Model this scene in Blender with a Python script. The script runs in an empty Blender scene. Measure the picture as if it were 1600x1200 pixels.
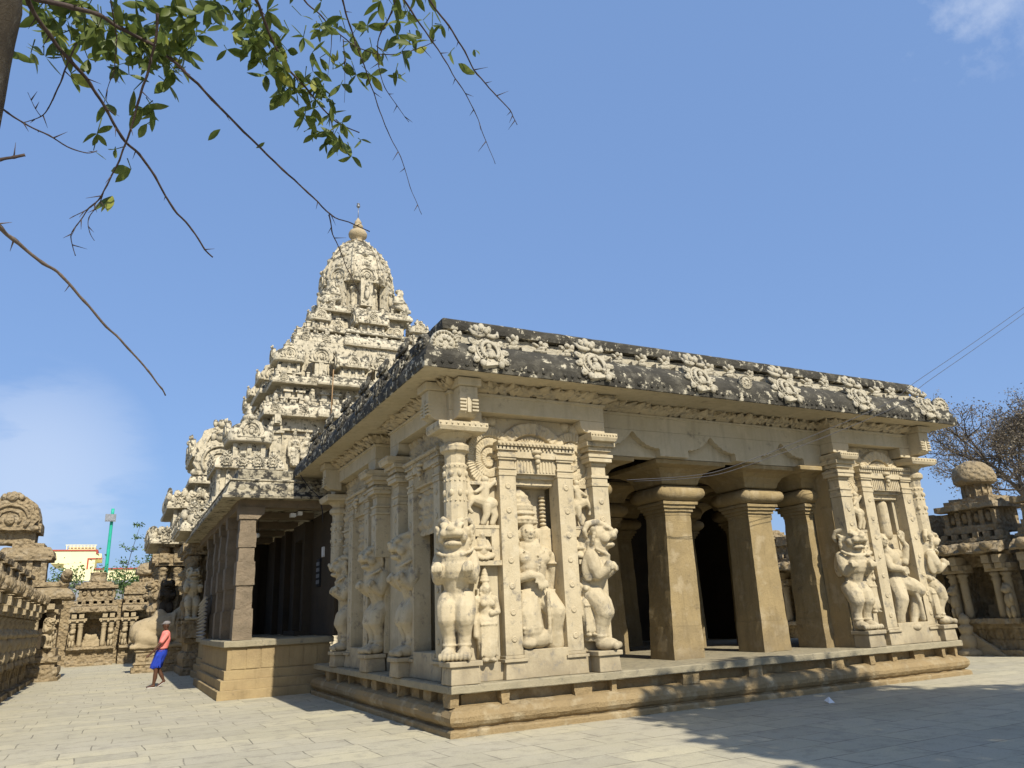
import bpy, bmesh, math, random
import numpy as np
from mathutils import Vector, Matrix, noise
R = math.radians
PI = math.pi
random.seed(7)
scene = bpy.context.scene
col = scene.collection

# ------------------------------------------------------------------ materials
def new_mat(name):
    m = bpy.data.materials.new(name)
    m.use_nodes = True
    nt = m.node_tree
    nt.nodes.clear()
    out = nt.nodes.new('ShaderNodeOutputMaterial')
    b = nt.nodes.new('ShaderNodeBsdfPrincipled')
    nt.links.new(b.outputs[0], out.inputs[0])
    b.inputs['Roughness'].default_value = .9
    b.inputs['Specular IOR Level'].default_value = .25
    return m, nt, b

def nn(nt, kind, **kw):
    n = nt.nodes.new(kind)
    for k, v in kw.items():
        if k in n.inputs: n.inputs[k].default_value = v
        else: setattr(n, k, v)
    return n

def noise_n(nt, vec, scale, detail=4, rough=.6):
    n = nn(nt, 'ShaderNodeTexNoise', Scale=scale, Detail=detail, Roughness=rough)
    nt.links.new(vec, n.inputs['Vector'])
    return n.outputs['Fac']

def ramp(nt, src, a, b):
    n = nn(nt, 'ShaderNodeMapRange')
    n.inputs['From Min'].default_value = a
    n.inputs['From Max'].default_value = b
    nt.links.new(src, n.inputs['Value'])
    return n.outputs['Result']

def mth(nt, op, a, b):
    n = nn(nt, 'ShaderNodeMath', operation=op)
    for i, v in enumerate((a, b)):
        if isinstance(v, (int, float)): n.inputs[i].default_value = v
        else: nt.links.new(v, n.inputs[i])
    return n.outputs[0]

def mix(nt, fac, c1, c2):
    n = nn(nt, 'ShaderNodeMix', data_type='RGBA')
    for idx, v in ((0, fac), (6, c1), (7, c2)):
        if isinstance(v, (int, float)): n.inputs[idx].default_value = v
        elif isinstance(v, tuple): n.inputs[idx].default_value = (*v, 1)
        else: nt.links.new(v, n.inputs[idx])
    return n.outputs[2]

def stone(name, c1, c2, stain=(.05, .045, .035), lo=.62, hi=.75, up=0., sc=1., bump=.5, bdist=.02,
          streak=.0, patch=None, carve=0., grime=0.):
    """weathered stone: two base tones, streaks, patches and a lichen stain (more on upward faces by 'up')"""
    m, nt, b = new_mat(name)
    geo = nn(nt, 'ShaderNodeNewGeometry')
    pos = geo.outputs['Position']
    big = noise_n(nt, pos, 1.3 * sc, 5)
    fine = noise_n(nt, pos, 22 * sc, 6, .7)
    c = mix(nt, ramp(nt, big, .35, .68), c1, c2)
    tone = mth(nt, 'ADD', ramp(nt, fine, .3, .75), 0)
    c = mix(nt, mth(nt, 'MULTIPLY', tone, .28), c, tuple(x * .55 for x in c1))
    if patch:
        pn = noise_n(nt, pos, 2.6 * sc, 3)
        c = mix(nt, mth(nt, 'MULTIPLY', ramp(nt, pn, .52, .68), patch[1]), c, patch[0])
    if streak:
        mp = nn(nt, 'ShaderNodeMapping')
        mp.inputs['Scale'].default_value = (7, 7, .7)
        nt.links.new(pos, mp.inputs['Vector'])
        sn = noise_n(nt, mp.outputs[0], 1., 4)
        c = mix(nt, mth(nt, 'MULTIPLY', ramp(nt, sn, .5, .72), streak), c, tuple(x * .35 for x in c1))
    if grime:
        sz = nn(nt, 'ShaderNodeSeparateXYZ'); nt.links.new(pos, sz.inputs[0])
        low = ramp(nt, mth(nt, 'ADD', sz.outputs['Z'], mth(nt, 'MULTIPLY', noise_n(nt, pos, 2.4, 5), -1.6)), .62, -.15)
        c = mix(nt, mth(nt, 'MULTIPLY', low, grime), c, (.16, .13, .085))
    mid = noise_n(nt, pos, 3.2 * sc, 8, .72)
    if up:
        sep = nn(nt, 'ShaderNodeSeparateXYZ')
        nt.links.new(geo.outputs['Normal'], sep.inputs[0])
        mid = mth(nt, 'ADD', mid, mth(nt, 'MULTIPLY', sep.outputs['Z'], up))
    c = mix(nt, ramp(nt, mid, lo, hi), c, stain)
    nt.links.new(c, b.inputs['Base Color'])
    bp = nn(nt, 'ShaderNodeBump', Strength=bump, Distance=bdist)
    hsum = mth(nt, 'ADD', fine, mth(nt, 'MULTIPLY', noise_n(nt, pos, 6 * sc, 6, .65), 1.2))
    if carve:
        vo = nn(nt, 'ShaderNodeTexVoronoi', Scale=carve)
        vo.feature = 'SMOOTH_F1'
        nt.links.new(pos, vo.inputs['Vector'])
        hsum = mth(nt, 'ADD', hsum, mth(nt, 'MULTIPLY', vo.outputs['Distance'], 2.5))
    nt.links.new(hsum, bp.inputs['Height'])
    nt.links.new(bp.outputs[0], b.inputs['Normal'])
    return m

def plain(name, c, rough=.7, metal=0., var=.15, sc=8., bump=.1):
    m, nt, b = new_mat(name)
    geo = nn(nt, 'ShaderNodeNewGeometry')
    f = noise_n(nt, geo.outputs['Position'], sc, 4)
    nt.links.new(mix(nt, ramp(nt, f, .3, .7), c, tuple(x * (1 - var * 2) for x in c)), b.inputs['Base Color'])
    b.inputs['Roughness'].default_value = rough
    b.inputs['Metallic'].default_value = metal
    if bump:
        bp = nn(nt, 'ShaderNodeBump', Strength=bump, Distance=.01)
        nt.links.new(f, bp.inputs['Height'])
        nt.links.new(bp.outputs[0], b.inputs['Normal'])
    return m

M = {}
CREAM = (.51, .44, .305)
CREAM2 = (.43, .36, .225)
M['plaster'] = stone('cream_plaster', CREAM, CREAM2, (.21, .185, .135), .58, .74, 0., 1., .35, .012, .30, ((.56, .48, .33), .6), grime=.7)
M['carved'] = stone('carved_plaster', (.52, .43, .275), (.43, .345, .21), (.20, .18, .14), .56, .70, 0., 1.2, .6, .018, .2, ((.32, .28, .21), .5))
M['sculpt'] = stone('sculpture_plaster', (.525, .44, .285), (.44, .36, .225), (.23, .20, .15), .55, .65, 0., 1.5, .6, .012, .22, ((.56, .485, .335), .6), grime=.6)
M['black'] = stone('lichen_black_stone', (.045, .041, .032), (.085, .077, .058), (.50, .45, .33), .555, .60, -.03, 1.6, .9, .03, 0., ((.16, .145, .11), .6))
M['black_side'] = stone('lichen_black_shaded_side', (.03, .028, .023), (.05, .046, .036), (.40, .36, .27), .60, .66, -.03, 1.8, .9, .03)
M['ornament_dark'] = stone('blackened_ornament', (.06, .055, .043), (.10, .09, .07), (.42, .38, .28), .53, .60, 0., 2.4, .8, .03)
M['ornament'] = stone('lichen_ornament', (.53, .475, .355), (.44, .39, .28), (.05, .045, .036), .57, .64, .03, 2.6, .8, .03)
M['tower'] = stone('tower_plaster', (.60, .53, .385), (.52, .455, .32), (.075, .068, .05), .525, .60, .115, 1.4, .6, .03, .5, ((.30, .265, .19), .5))
M['porchroof'] = stone('porch_roof_plaster', (.46, .405, .285), (.36, .315, .215), (.04, .037, .03), .475, .56, .05, 1.3, .7, .03, .5)
M['sand'] = stone('sandstone_plinth', (.33, .24, .12), (.26, .19, .098), (.11, .09, .06), .62, .78, .04, 1.1, .9, .03, .0, ((.46, .38, .24), .6))
M['slab'] = stone('granite_slab', (.35, .30, .195), (.27, .235, .155), (.12, .11, .09), .56, .72, .04, 2.2, .8, .015)
M['pillar'] = stone('sandstone_pillar', (.335, .25, .122), (.25, .188, .095), (.15, .115, .07), .60, .74, 0., 1.2, .9, .014, .35, ((.43, .345, .21), .55), grime=.5)
M['granite'] = stone('porch_granite', (.27, .21, .14), (.19, .15, .10), (.10, .085, .06), .60, .75, 0., 2., 1., .03)
M['porchbase'] = stone('porch_base_stone', (.38, .285, .145), (.30, .22, .115), (.15, .12, .08), .60, .75, .0, 1.3, .7, .02, .25)
M['gallery'] = stone('weathered_gallery_stone', (.37, .285, .165), (.27, .205, .12), (.075, .065, .05), .60, .76, .07, 1.2, 1., .05, .25, ((.46, .39, .27), .5), 8.)
M['gallery_light'] = stone('gallery_figure_stone', (.46, .37, .23), (.38, .30, .18), (.10, .085, .06), .60, .75, .05, 2., .9, .03)
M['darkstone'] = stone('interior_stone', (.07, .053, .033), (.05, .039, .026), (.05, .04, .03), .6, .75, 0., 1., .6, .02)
M['yellow'] = plain('yellow_wall', (.86, .78, .44), .85, 0, .06, .6)
M['redtrim'] = plain('red_trim', (.42, .08, .05), .8, 0, .1)
M['bluegrey'] = plain('blue_grey_sheet', (.27, .29, .31), .7, 0, .2, 1.)
M['green'] = plain('green_paint', (.03, .42, .28), .45, 0, .12, 3.)
M['metal'] = plain('grey_metal', (.30, .31, .32), .45, .6, .2, 6.)
M['zinc'] = plain('zinc_sheet', (.36, .36, .34), .5, .5, .25, 5.)
M['iron'] = plain('black_iron', (.02, .02, .02), .6, .3)
M['white'] = plain('white_plastic', (.75, .75, .72), .5, 0, .05)
M['cable'] = plain('black_cable', (.03, .03, .035), .6)
M['wire'] = plain('grey_wire', (.08, .08, .09), .6)
M['wood'] = plain('bamboo', (.32, .20, .10), .8)
M['skin'] = plain('brown_skin', (.095, .045, .025), .55, 0, .1, 12.)
M['pink'] = plain('pink_cotton', (.80, .24, .20), .9, 0, .08, 20., .4)
M['blue'] = plain('blue_cotton', (.022, .055, .42), .85, 0, .15, 14., .5)
M['cap'] = plain('grey_cap', (.22, .20, .19), .9)
M['bark'] = stone('grey_bark', (.17, .135, .09), (.11, .085, .06), (.30, .26, .19), .55, .65, 0., 9., 1., .012)
M['twig'] = plain('brown_twig', (.085, .06, .05), .85, 0, .3, 30., .6)
M['drytwig'] = plain('grey_dry_twig', (.17, .13, .10), .9, 0, .25, 30., .6)
M['treebark'] = plain('dark_tree_bark', (.13, .105, .08), .9, 0, .25, 3., .6)

def leaf_mat(name, c, c2, trans=.35, sc=9.):
    m, nt, b = new_mat(name)
    geo = nn(nt, 'ShaderNodeNewGeometry')
    f = noise_n(nt, geo.outputs['Position'], sc, 3)
    cc = mix(nt, ramp(nt, f, .35, .65), c, c2)
    nt.links.new(cc, b.inputs['Base Color'])
    b.inputs['Roughness'].default_value = .45
    tr = nn(nt, 'ShaderNodeBsdfTranslucent')
    nt.links.new(cc, tr.inputs[0])
    mx = nn(nt, 'ShaderNodeMixShader')
    mx.inputs[0].default_value = trans
    out = [n for n in nt.nodes if n.type == 'OUTPUT_MATERIAL'][0]
    nt.links.new(b.outputs[0], mx.inputs[1])
    nt.links.new(tr.outputs[0], mx.inputs[2])
    nt.links.new(mx.outputs[0], out.inputs[0])
    return m
M['leaf'] = leaf_mat('olive_leaf', (.075, .11, .02), (.14, .17, .04), .38, 26.)
M['leaf2'] = leaf_mat('yellow_leaf', (.30, .30, .05), (.16, .19, .04), .35, 30.)
M['bush'] = leaf_mat('bush_leaf', (.07, .13, .03), (.13, .20, .06), .3, 2.)
M['shade_leaf'] = leaf_mat('tree_leaf', (.05, .09, .025), (.08, .12, .03), .15, 2.)
M['dryleaf'] = leaf_mat('dry_leaf', (.15, .115, .075), (.19, .155, .10), .15, 1.)

def paving():
    m, nt, b = new_mat('stone_paving')
    geo = nn(nt, 'ShaderNodeNewGeometry')
    pos = geo.outputs['Position']
    wob = nn(nt, 'ShaderNodeTexNoise', Scale=.55, Detail=2.)
    nt.links.new(pos, wob.inputs['Vector'])
    va = nn(nt, 'ShaderNodeVectorMath', operation='MULTIPLY_ADD')
    nt.links.new(wob.outputs['Color'], va.inputs[0])
    va.inputs[1].default_value = (.22, .10, 0)
    nt.links.new(pos, va.inputs[2])
    br = nn(nt, 'ShaderNodeTexBrick', Scale=1.)
    br.inputs['Brick Width'].default_value = 1.15
    br.inputs['Row Height'].default_value = .62
    br.inputs['Mortar Size'].default_value = .011
    br.inputs['Mortar Smooth'].default_value = .3
    br.inputs['Color1'].default_value = (.0, .0, .0, 1)
    br.inputs['Color2'].default_value = (1, 1, 1, 1)
    br.inputs['Mortar'].default_value = (.5, .5, .5, 1)
    br.offset = .37
    br.squash = .7
    br.squash_frequency = 3
    nt.links.new(va.outputs[0], br.inputs['Vector'])
    big = noise_n(nt, pos, .5, 5)
    fine = noise_n(nt, pos, 34, 6, .75)
    mid = noise_n(nt, pos, 3.2, 8, .7)
    c = mix(nt, br.outputs['Color'], (.52, .465, .31), (.385, .35, .25))
    c = mix(nt, ramp(nt, big, .4, .7), c, (.44, .40, .30))
    c = mix(nt, mth(nt, 'MULTIPLY', ramp(nt, mid, .50, .66), .6), c, (.26, .235, .18))
    c = mix(nt, mth(nt, 'MULTIPLY', ramp(nt, fine, .42, .7), .42), c, (.24, .22, .17))
    brk = ramp(nt, noise_n(nt, pos, 1.7, 4), .36, .56)
    c = mix(nt, mth(nt, 'MULTIPLY', mth(nt, 'MULTIPLY', br.outputs['Fac'], .75), brk), c, (.11, .10, .075))
    nt.links.new(c, b.inputs['Base Color'])
    b.inputs['Roughness'].default_value = .8
    bp = nn(nt, 'ShaderNodeBump', Strength=.55, Distance=.012)
    h = mth(nt, 'SUBTRACT', mth(nt, 'ADD', fine, mid), mth(nt, 'MULTIPLY', br.outputs['Fac'], 1.5))
    nt.links.new(h, bp.inputs['Height'])
    nt.links.new(bp.outputs[0], b.inputs['Normal'])
    return m
M['paving'] = paving()

# ------------------------------------------------------------------ mesh helpers
WLOC = {}
def link(o, parent=None):
    col.objects.link(o)
    if parent is not None: o.parent = parent
    return o

def tag(o, label=None, cat=None, group=None, kind=None):
    if label: o['label'] = label
    if cat: o['category'] = cat
    if group: o['group'] = group
    if kind: o['kind'] = kind
    return o

def thing(name, loc, label, cat, group=None, rz=0):
    o = bpy.data.objects.new(name, None)
    o.empty_display_size = .3
    o.location = loc
    o.rotation_euler = (0, 0, rz)
    col.objects.link(o)
    WLOC[o.name] = Vector(loc)
    return tag(o, label, cat, group)

def smoothstep(a, b, x):
    t = np.clip((x - a) / (b - a), 0, 1)
    return t * t * (3 - 2 * t)

class MB:
    def __init__(s): s.v = []; s.f = []; s.sm = []
    def add(s, vs, fs, smooth=False):
        n = len(s.v)
        s.v += [tuple(p) for p in vs]
        s.f += [tuple(i + n for i in f) for f in fs]
        s.sm += [smooth] * len(fs)
        return s
    def box(s, x0, x1, y0, y1, z0, z1, top=None):
        """top=(dx,dy) insets the top face"""
        dx, dy = top or (0, 0)
        vs = [(x0, y0, z0), (x1, y0, z0), (x1, y1, z0), (x0, y1, z0),
              (x0 + dx, y0 + dy, z1), (x1 - dx, y0 + dy, z1), (x1 - dx, y1 - dy, z1), (x0 + dx, y1 - dy, z1)]
        return s.add(vs, [(3, 2, 1, 0), (4, 5, 6, 7), (0, 1, 5, 4), (1, 2, 6, 5), (2, 3, 7, 6), (3, 0, 4, 7)])
    def poly(s, pts, prof, seg=None, amp=0., cap0=True, cap1=True, fq=3., smooth=False, ridged=False):
        """sweep profile [(offset, z)] round a CCW polygon with mitred corners, edges cut every seg metres"""
        n = len(pts)
        P = [Vector((p[0], p[1])) for p in pts]
        mit = []
        for i in range(n):
            a, b_, c = P[i - 1], P[i], P[(i + 1) % n]
            d1 = (b_ - a).normalized(); d2 = (c - b_).normalized()
            n1 = Vector((d1.y, -d1.x)); n2 = Vector((d2.y, -d2.x))
            mit.append((n1 + n2) / max(.2, 1 + n1.dot(n2)))
        base = []
        for i in range(n):
            j = (i + 1) % n
            k = 1 if not seg else max(1, int(round((P[j] - P[i]).length / seg)))
            for q in range(k):
                t = q / k
                base.append((i, j, t))
        m = len(base)
        vs = []
        for (off, z) in prof:
            for (i, j, t) in base:
                a = P[i] + mit[i] * off
                b_ = P[j] + mit[j] * off
                p = a.lerp(b_, t)
                co = Vector((p.x, p.y, z))
                if amp:
                    if ridged:
                        d = noise.noise(co * fq) + .5 * noise.noise(co * fq * 2.3)
                        mm = mit[i].lerp(mit[j], t)
                        co += Vector((mm.x, mm.y, .3)) * (amp * (abs(d) * 2 - .5))
                    else:
                        co += noise.noise_vector(co * fq) * amp
                vs.append(co)
        fs = []
        for r in range(len(prof) - 1):
            for q in range(m):
                q2 = (q + 1) % m
                fs.append((r * m + q, r * m + q2, (r + 1) * m + q2, (r + 1) * m + q))
        s.add(vs, fs, smooth)
        nn_ = len(s.v) - len(vs)
        if cap0: s.f.append(tuple(nn_ + q for q in range(m))[::-1]); s.sm.append(False)
        if cap1: s.f.append(tuple(nn_ + (len(prof) - 1) * m + q for q in range(m))); s.sm.append(False)
        return s
    def rect(s, x0, x1, y0, y1, prof, **kw):
        return s.poly([(x0, y0), (x1, y0), (x1, y1), (x0, y1)], prof, **kw)
    def lathe(s, c, prof, n=16, phase=0., sx=1., sy=1., smooth=True):
        vs = []
        for (r, z) in prof:
            for q in range(n):
                a = phase + 2 * PI * q / n
                vs.append((c[0] + r * sx * math.cos(a), c[1] + r * sy * math.sin(a), c[2] + z))
        fs = []
        for r in range(len(prof) - 1):
            for q in range(n):
                q2 = (q + 1) % n
                fs.append((r * n + q, r * n + q2, (r + 1) * n + q2, (r + 1) * n + q))
        s.add(vs, fs, smooth)
        b0 = len(s.v) - len(vs)
        s.f.append(tuple(b0 + q for q in range(n))[::-1]); s.sm.append(False)
        s.f.append(tuple(b0 + (len(prof) - 1) * n + q for q in range(n))); s.sm.append(False)
        return s
    def tube(s, pts, rad, n=6, smooth=True):
        pts = [Vector(p) for p in pts]
        if not isinstance(rad, (list, tuple)): rad = [rad] * len(pts)
        ref = Vector((0, 0, 1))
        vs = []
        for i, p in enumerate(pts):
            d = (pts[min(i + 1, len(pts) - 1)] - pts[max(i - 1, 0)]).normalized()
            if abs(d.dot(ref)) > .95: ref = Vector((1, 0, 0))
            u = d.cross(ref).normalized(); w = d.cross(u).normalized()
            ref = u.cross(d)
            for q in range(n):
                a = 2 * PI * q / n
                vs.append(p + (u * math.cos(a) + w * math.sin(a)) * rad[i])
        fs = []
        for i in range(len(pts) - 1):
            for q in range(n):
                q2 = (q + 1) % n
                fs.append((i * n + q, i * n + q2, (i + 1) * n + q2, (i + 1) * n + q))
        s.add(vs, fs, smooth)
        b0 = len(s.v) - len(vs)
        s.f.append(tuple(b0 + q for q in range(n))[::-1]); s.sm.append(False)
        s.f.append(tuple(b0 + (len(pts) - 1) * n + q for q in range(n))); s.sm.append(False)
        return s
    def ell(s, c, r, rot=None, n=10, m=7):
        """ellipsoid; r = radius or (rx, ry, rz); rot = euler"""
        if isinstance(r, (int, float)): r = (r, r, r)
        mt = Matrix.Identity(3)
        if rot:
            from mathutils import Euler
            mt = Euler(rot).to_matrix()
        vs = []
        for i in range(1, m):
            th = PI * i / m
            for q in range(n):
                a = 2 * PI * q / n
                vs.append(Vector(c) + mt @ Vector((r[0] * math.sin(th) * math.cos(a), r[1] * math.sin(th) * math.sin(a), r[2] * math.cos(th))))
        vs.append(Vector(c) + mt @ Vector((0, 0, r[2])))
        vs.append(Vector(c) + mt @ Vector((0, 0, -r[2])))
        fs = []
        for i in range(m - 2):
            for q in range(n):
                q2 = (q + 1) % n
                fs.append((i * n + q, (i + 1) * n + q, (i + 1) * n + q2, i * n + q2))
        T, B = (m - 1) * n, (m - 1) * n + 1
        for q in range(n):
            q2 = (q + 1) % n
            fs.append((T, q, q2))
            fs.append((B, (m - 2) * n + q2, (m - 2) * n + q))
        return s.add(vs, fs, True)
    def cap(s, a, b, ra, rb, n=10):
        """tapered capsule"""
        a = Vector(a); b = Vector(b)
        s.tube([a, b], [ra, rb], n)
        s.ell(a, ra, n=n); s.ell(b, rb, n=n)
        return s
    def chain(s, pts, rad, n=10):
        for i in range(len(pts) - 1): s.cap(pts[i], pts[i + 1], rad[i], rad[i + 1], n)
        return s
    def prism(s, pts, axis, a, b):
        """extrude 2D polygon: axis 'y' -> pts are (x,z) between y=a..b ; axis 'x' -> pts are (y,z)"""
        n = len(pts)
        if axis == 'y': vs = [(p[0], a, p[1]) for p in pts] + [(p[0], b, p[1]) for p in pts]
        elif axis == 'x': vs = [(a, p[0], p[1]) for p in pts] + [(b, p[0], p[1]) for p in pts]
        else: vs = [(p[0], p[1], a) for p in pts] + [(p[0], p[1], b) for p in pts]
        fs = [tuple(range(n)), tuple(range(2 * n - 1, n - 1, -1))]
        fs += [(i, i + n, (i + 1) % n + n, (i + 1) % n) for i in range(n)]
        return s.add(vs, fs)
    def tf(s, fn, start=0):
        s.v = s.v[:start] + [tuple(fn(Vector(p))) for p in s.v[start:]]
        return s
    def merge(s, o, fn=None):
        vs = o.v if fn is None else [tuple(fn(Vector(p))) for p in o.v]
        n = len(s.v)
        s.v += vs
        s.f += [tuple(i + n for i in f) for f in o.f]
        s.sm += o.sm
        return s
    def mesh(s, name, mat, origin=(0, 0, 0), rough=None, recalc=True):
        ox, oy, oz = origin
        me = bpy.data.meshes.new(name)
        me.from_pydata([(x - ox, y - oy, z - oz) for x, y, z in s.v], [], s.f)
        me.polygons.foreach_set('use_smooth', s.sm)
        if rough or recalc:
            bm = bmesh.new(); bm.from_mesh(me)
            if recalc: bmesh.ops.recalc_face_normals(bm, faces=bm.faces)
            if rough:
                ln, amp, fq = rough
                bmesh.ops.triangulate(bm, faces=[f for f in bm.faces if len(f.verts) > 4])
                for _ in range(4):
                    es = [e for e in bm.edges if e.calc_length() > ln]
                    if not es: break
                    bmesh.ops.subdivide_edges(bm, edges=es, cuts=1, use_grid_fill=True)
                    if len(bm.verts) > 60000: break
                for v in bm.verts:
                    w = v.co + Vector(origin)
                    v.co += noise.noise_vector(w * fq) * amp + noise.noise_vector(w * fq * 3.1) * amp * .4
            bm.to_mesh(me); bm.free()
        me.materials.append(mat)
        return me
    def build(s, name, mat, parent=None, loc=None, rough=None, bevel=0., recalc=True):
        """parent given: vertices are world coordinates, made local to the parent.  else loc = origin"""
        org = Vector((0, 0, 0))
        if parent is not None: org = WLOC.get(parent.name, Vector((0, 0, 0)))
        elif loc is not None: org = Vector(loc)
        me = s.mesh(name, mat, org, rough, recalc)
        o = bpy.data.objects.new(name, me)
        link(o, parent)
        WLOC[o.name] = org
        if parent is None: o.location = org
        if bevel:
            md = o.modifiers.new('bevel', 'BEVEL')
            md.width = bevel; md.segments = 2; md.limit_method = 'ANGLE'; md.angle_limit = R(40)
        return o

def remesh(mb, name, mat, voxel, smooth=3, rough=0., fq=6.):
    me = bpy.data.meshes.new(name)
    me.from_pydata(mb.v, [], mb.f)
    o = bpy.data.objects.new('tmp', me); col.objects.link(o)
    md = o.modifiers.new('r', 'REMESH'); md.mode = 'VOXEL'; md.voxel_size = voxel
    if smooth:
        sm = o.modifiers.new('s', 'SMOOTH'); sm.iterations = smooth; sm.factor = .5
    dg = bpy.context.evaluated_depsgraph_get()
    out = bpy.data.meshes.new_from_object(o.evaluated_get(dg))
    bpy.data.objects.remove(o); bpy.data.meshes.remove(me)
    out.name = name
    if rough:
        for v in out.vertices: v.co += noise.noise_vector(v.co * fq) * rough
    out.polygons.foreach_set('use_smooth', [True] * len(out.polygons))
    out.materials.clear(); out.materials.append(mat)
    return out

def put(name, me, parent, loc, rz=0., sc=(1, 1, 1), mat=None, label=None):
    """place shared mesh; loc in world, parent unrotated"""
    o = bpy.data.objects.new(name, me)
    link(o, parent)
    org = WLOC.get(parent.name, Vector((0, 0, 0))) if parent is not None else Vector((0, 0, 0))
    o.location = Vector(loc) - org
    o.rotation_euler = (0, 0, rz)
    o.scale = (sc, sc, sc) if isinstance(sc, (int, float)) else sc
    WLOC[o.name] = Vector(loc)
    if mat:
        o.material_slots[0].link = 'OBJECT'; o.material_slots[0].material = mat
    if label: o['label'] = label
    return o

def hfield(fn, u0, u1, z0, z1, nu, nz, place, thr=None):
    """relief panel: fn(U,Z) -> height; place(u,h,z) -> world"""
    U, Z = np.meshgrid(np.linspace(u0, u1, nu), np.linspace(z0, z1, nz))
    H = fn(U, Z)
    mb = MB()
    vs = [place(U[j, i], H[j, i], Z[j, i]) for j in range(nz) for i in range(nu)]
    fs = []
    for j in range(nz - 1):
        for i in range(nu - 1):
            if thr is not None and max(H[j, i], H[j + 1, i], H[j, i + 1], H[j + 1, i + 1]) < thr: continue
            fs.append((j * nu + i, j * nu + i + 1, (j + 1) * nu + i + 1, (j + 1) * nu + i))
    mb.add(vs, fs, True)
    return mb

def vnoise(U, Z, fq, seed=0.):
    out = np.zeros(U.shape)
    it = np.nditer(U, flags=['multi_index'])
    for _ in it:
        k = it.multi_index
        out[k] = noise.noise(Vector((U[k] * fq, Z[k] * fq, seed)))
    return out
# ------------------------------------------------------------------ sculptures (shared meshes)
def lion_mesh():
    """rearing temple lion facing -Y, feet at z 0, 2.2 m tall, back against its column"""
    m = MB()
    m.chain([(0, .06, .86), (0, .05, 1.06), (0, -.02, 1.34), (0, -.04, 1.58)], [.22, .20, .25, .26])
    m.ell((0, -.13, 1.42), (.27, .19, .25)); m.ell((0, -.14, 1.58), (.24, .17, .16))
    m.chain([(0, -.02, 1.6), (0, -.05, 1.86)], [.25, .25])
    m.ell((0, -.12, 1.99), (.25, .25, .205))                # skull
    m.ell((0, -.31, 1.975), (.19, .16, .09), (.10, 0, 0)) # upper muzzle
    m.ell((0, -.44, 2.03), (.08, .05, .055))              # nose
    m.ell((0, -.27, 1.785), (.16, .15, .06), (-.12, 0, 0))  # jaw
    m.ell((0, -.20, 1.80), (.19, .12, .10))
    for k in range(7): m.ell((-.12 + k * .04, -.40 + abs(k - 3) * .012, 1.90), (.016, .016, .028), n=6, m=5)
    for s in (-1, 1):
        m.ell((s * .125, -.31, 2.10), (.085, .075, .05)); m.ell((s * .125, -.375, 2.055), (.052, .04, .045))
        m.ell((s * .12, -.37, 1.955), (.085, .08, .07)); m.ell((s * .18, -.26, 1.90), (.07, .10, .09))
        m.ell((s * .25, -.08, 2.03), (.05, .07, .11), (0, s * .7, 0))
        m.chain([(s * .10, -.27, 2.15), (s * .17, -.12, 2.21), (s * .25, .02, 2.17), (s * .29, .08, 2.05), (s * .25, .06, 1.95)],
                [.05, .06, .06, .05, .035], 8)
        m.chain([(s * .12, .04, .92), (s * .145, -.08, .78), (s * .145, -.13, .64)], [.19, .185, .165])
        m.chain([(s * .14, -.12, .62), (s * .125, -.05, .40), (s * .12, -.04, .2)], [.155, .115, .105])
        m.ell((s * .12, -.05, .235), (.13, .13, .03))
        m.ell((s * .13, -.14, .095), (.13, .20, .105))
        for k in range(4):
            m.ell((s * .13 + (k - 1.5) * .066, -.32, .07), (.036, .06, .065), n=8, m=6)
        m.chain([(s * .24, .0, 1.60), (s * .285, -.06, 1.40), (s * .27, -.10, 1.27)], [.135, .13, .11])
        m.chain([(s * .27, -.12, 1.27), (s * .255, -.28, 1.36)], [.10, .085])
        m.ell((s * .25, -.31, 1.43), (.095, .075, .095))
        for k in range(4):
            m.ell((s * .25 + (k - 1.5) * .048, -.375, 1.40), (.021, .03, .07), n=8, m=6)
        m.ell((s * .31, .04, 1.42), (.05, .14, .27), (.1, 0, 0))
    for k in range(19):                                     # beaded mane round the face
        a = R(-205 + k * 230 / 18)
        m.ell((.285 * math.cos(a), -.08 - .07 * math.sin(a), 1.93 + .24 * math.sin(a)), .040, n=8, m=6)
    for k in range(15):
        a = R(-180 + k * 180 / 14)
        m.ell((.30 * math.cos(a), -.12 + .16 * math.sin(a), 1.72 + .11 * math.sin(a)), .036, n=8, m=6)
    m.box(-.19, .19, .0, .24, .15, 2.0)
    return remesh(m, 'lion', M['sculpt'], .0165, 4, .003, 12.)

def face(m, c, r):
    """eyes, nose, mouth, ears on a head facing -Y, centre c, radius r"""
    x, y, z = c
    m.ell(c, (r * .82, r * .9, r * 1.12))
    m.ell((x, y - r * .3, z - r * .75), (r * .5, r * .5, r * .35))
    m.ell((x, y - r * .95, z - r * .08), (r * .13, r * .2, r * .28), n=8, m=6)
    m.ell((x, y - r * .86, z - r * .5), (r * .28, r * .12, r * .09), n=8, m=6)
    for s in (-1, 1):
        m.ell((x + s * r * .34, y - r * .82, z + r * .12), (r * .18, r * .1, r * .09), n=8, m=6)
        m.ell((x + s * r * .36, y - r * .80, z + r * .33), (r * .24, r * .08, r * .045), n=8, m=6)
        m.ell((x + s * r * .9, y, z - r * .15), (r * .16, r * .25, r * .5), n=8, m=6)
        m.ell((x + s * r * .98, y - r * .05, z - r * .85), (r * .2, r * .2, r * .25), n=8, m=6)

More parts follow.
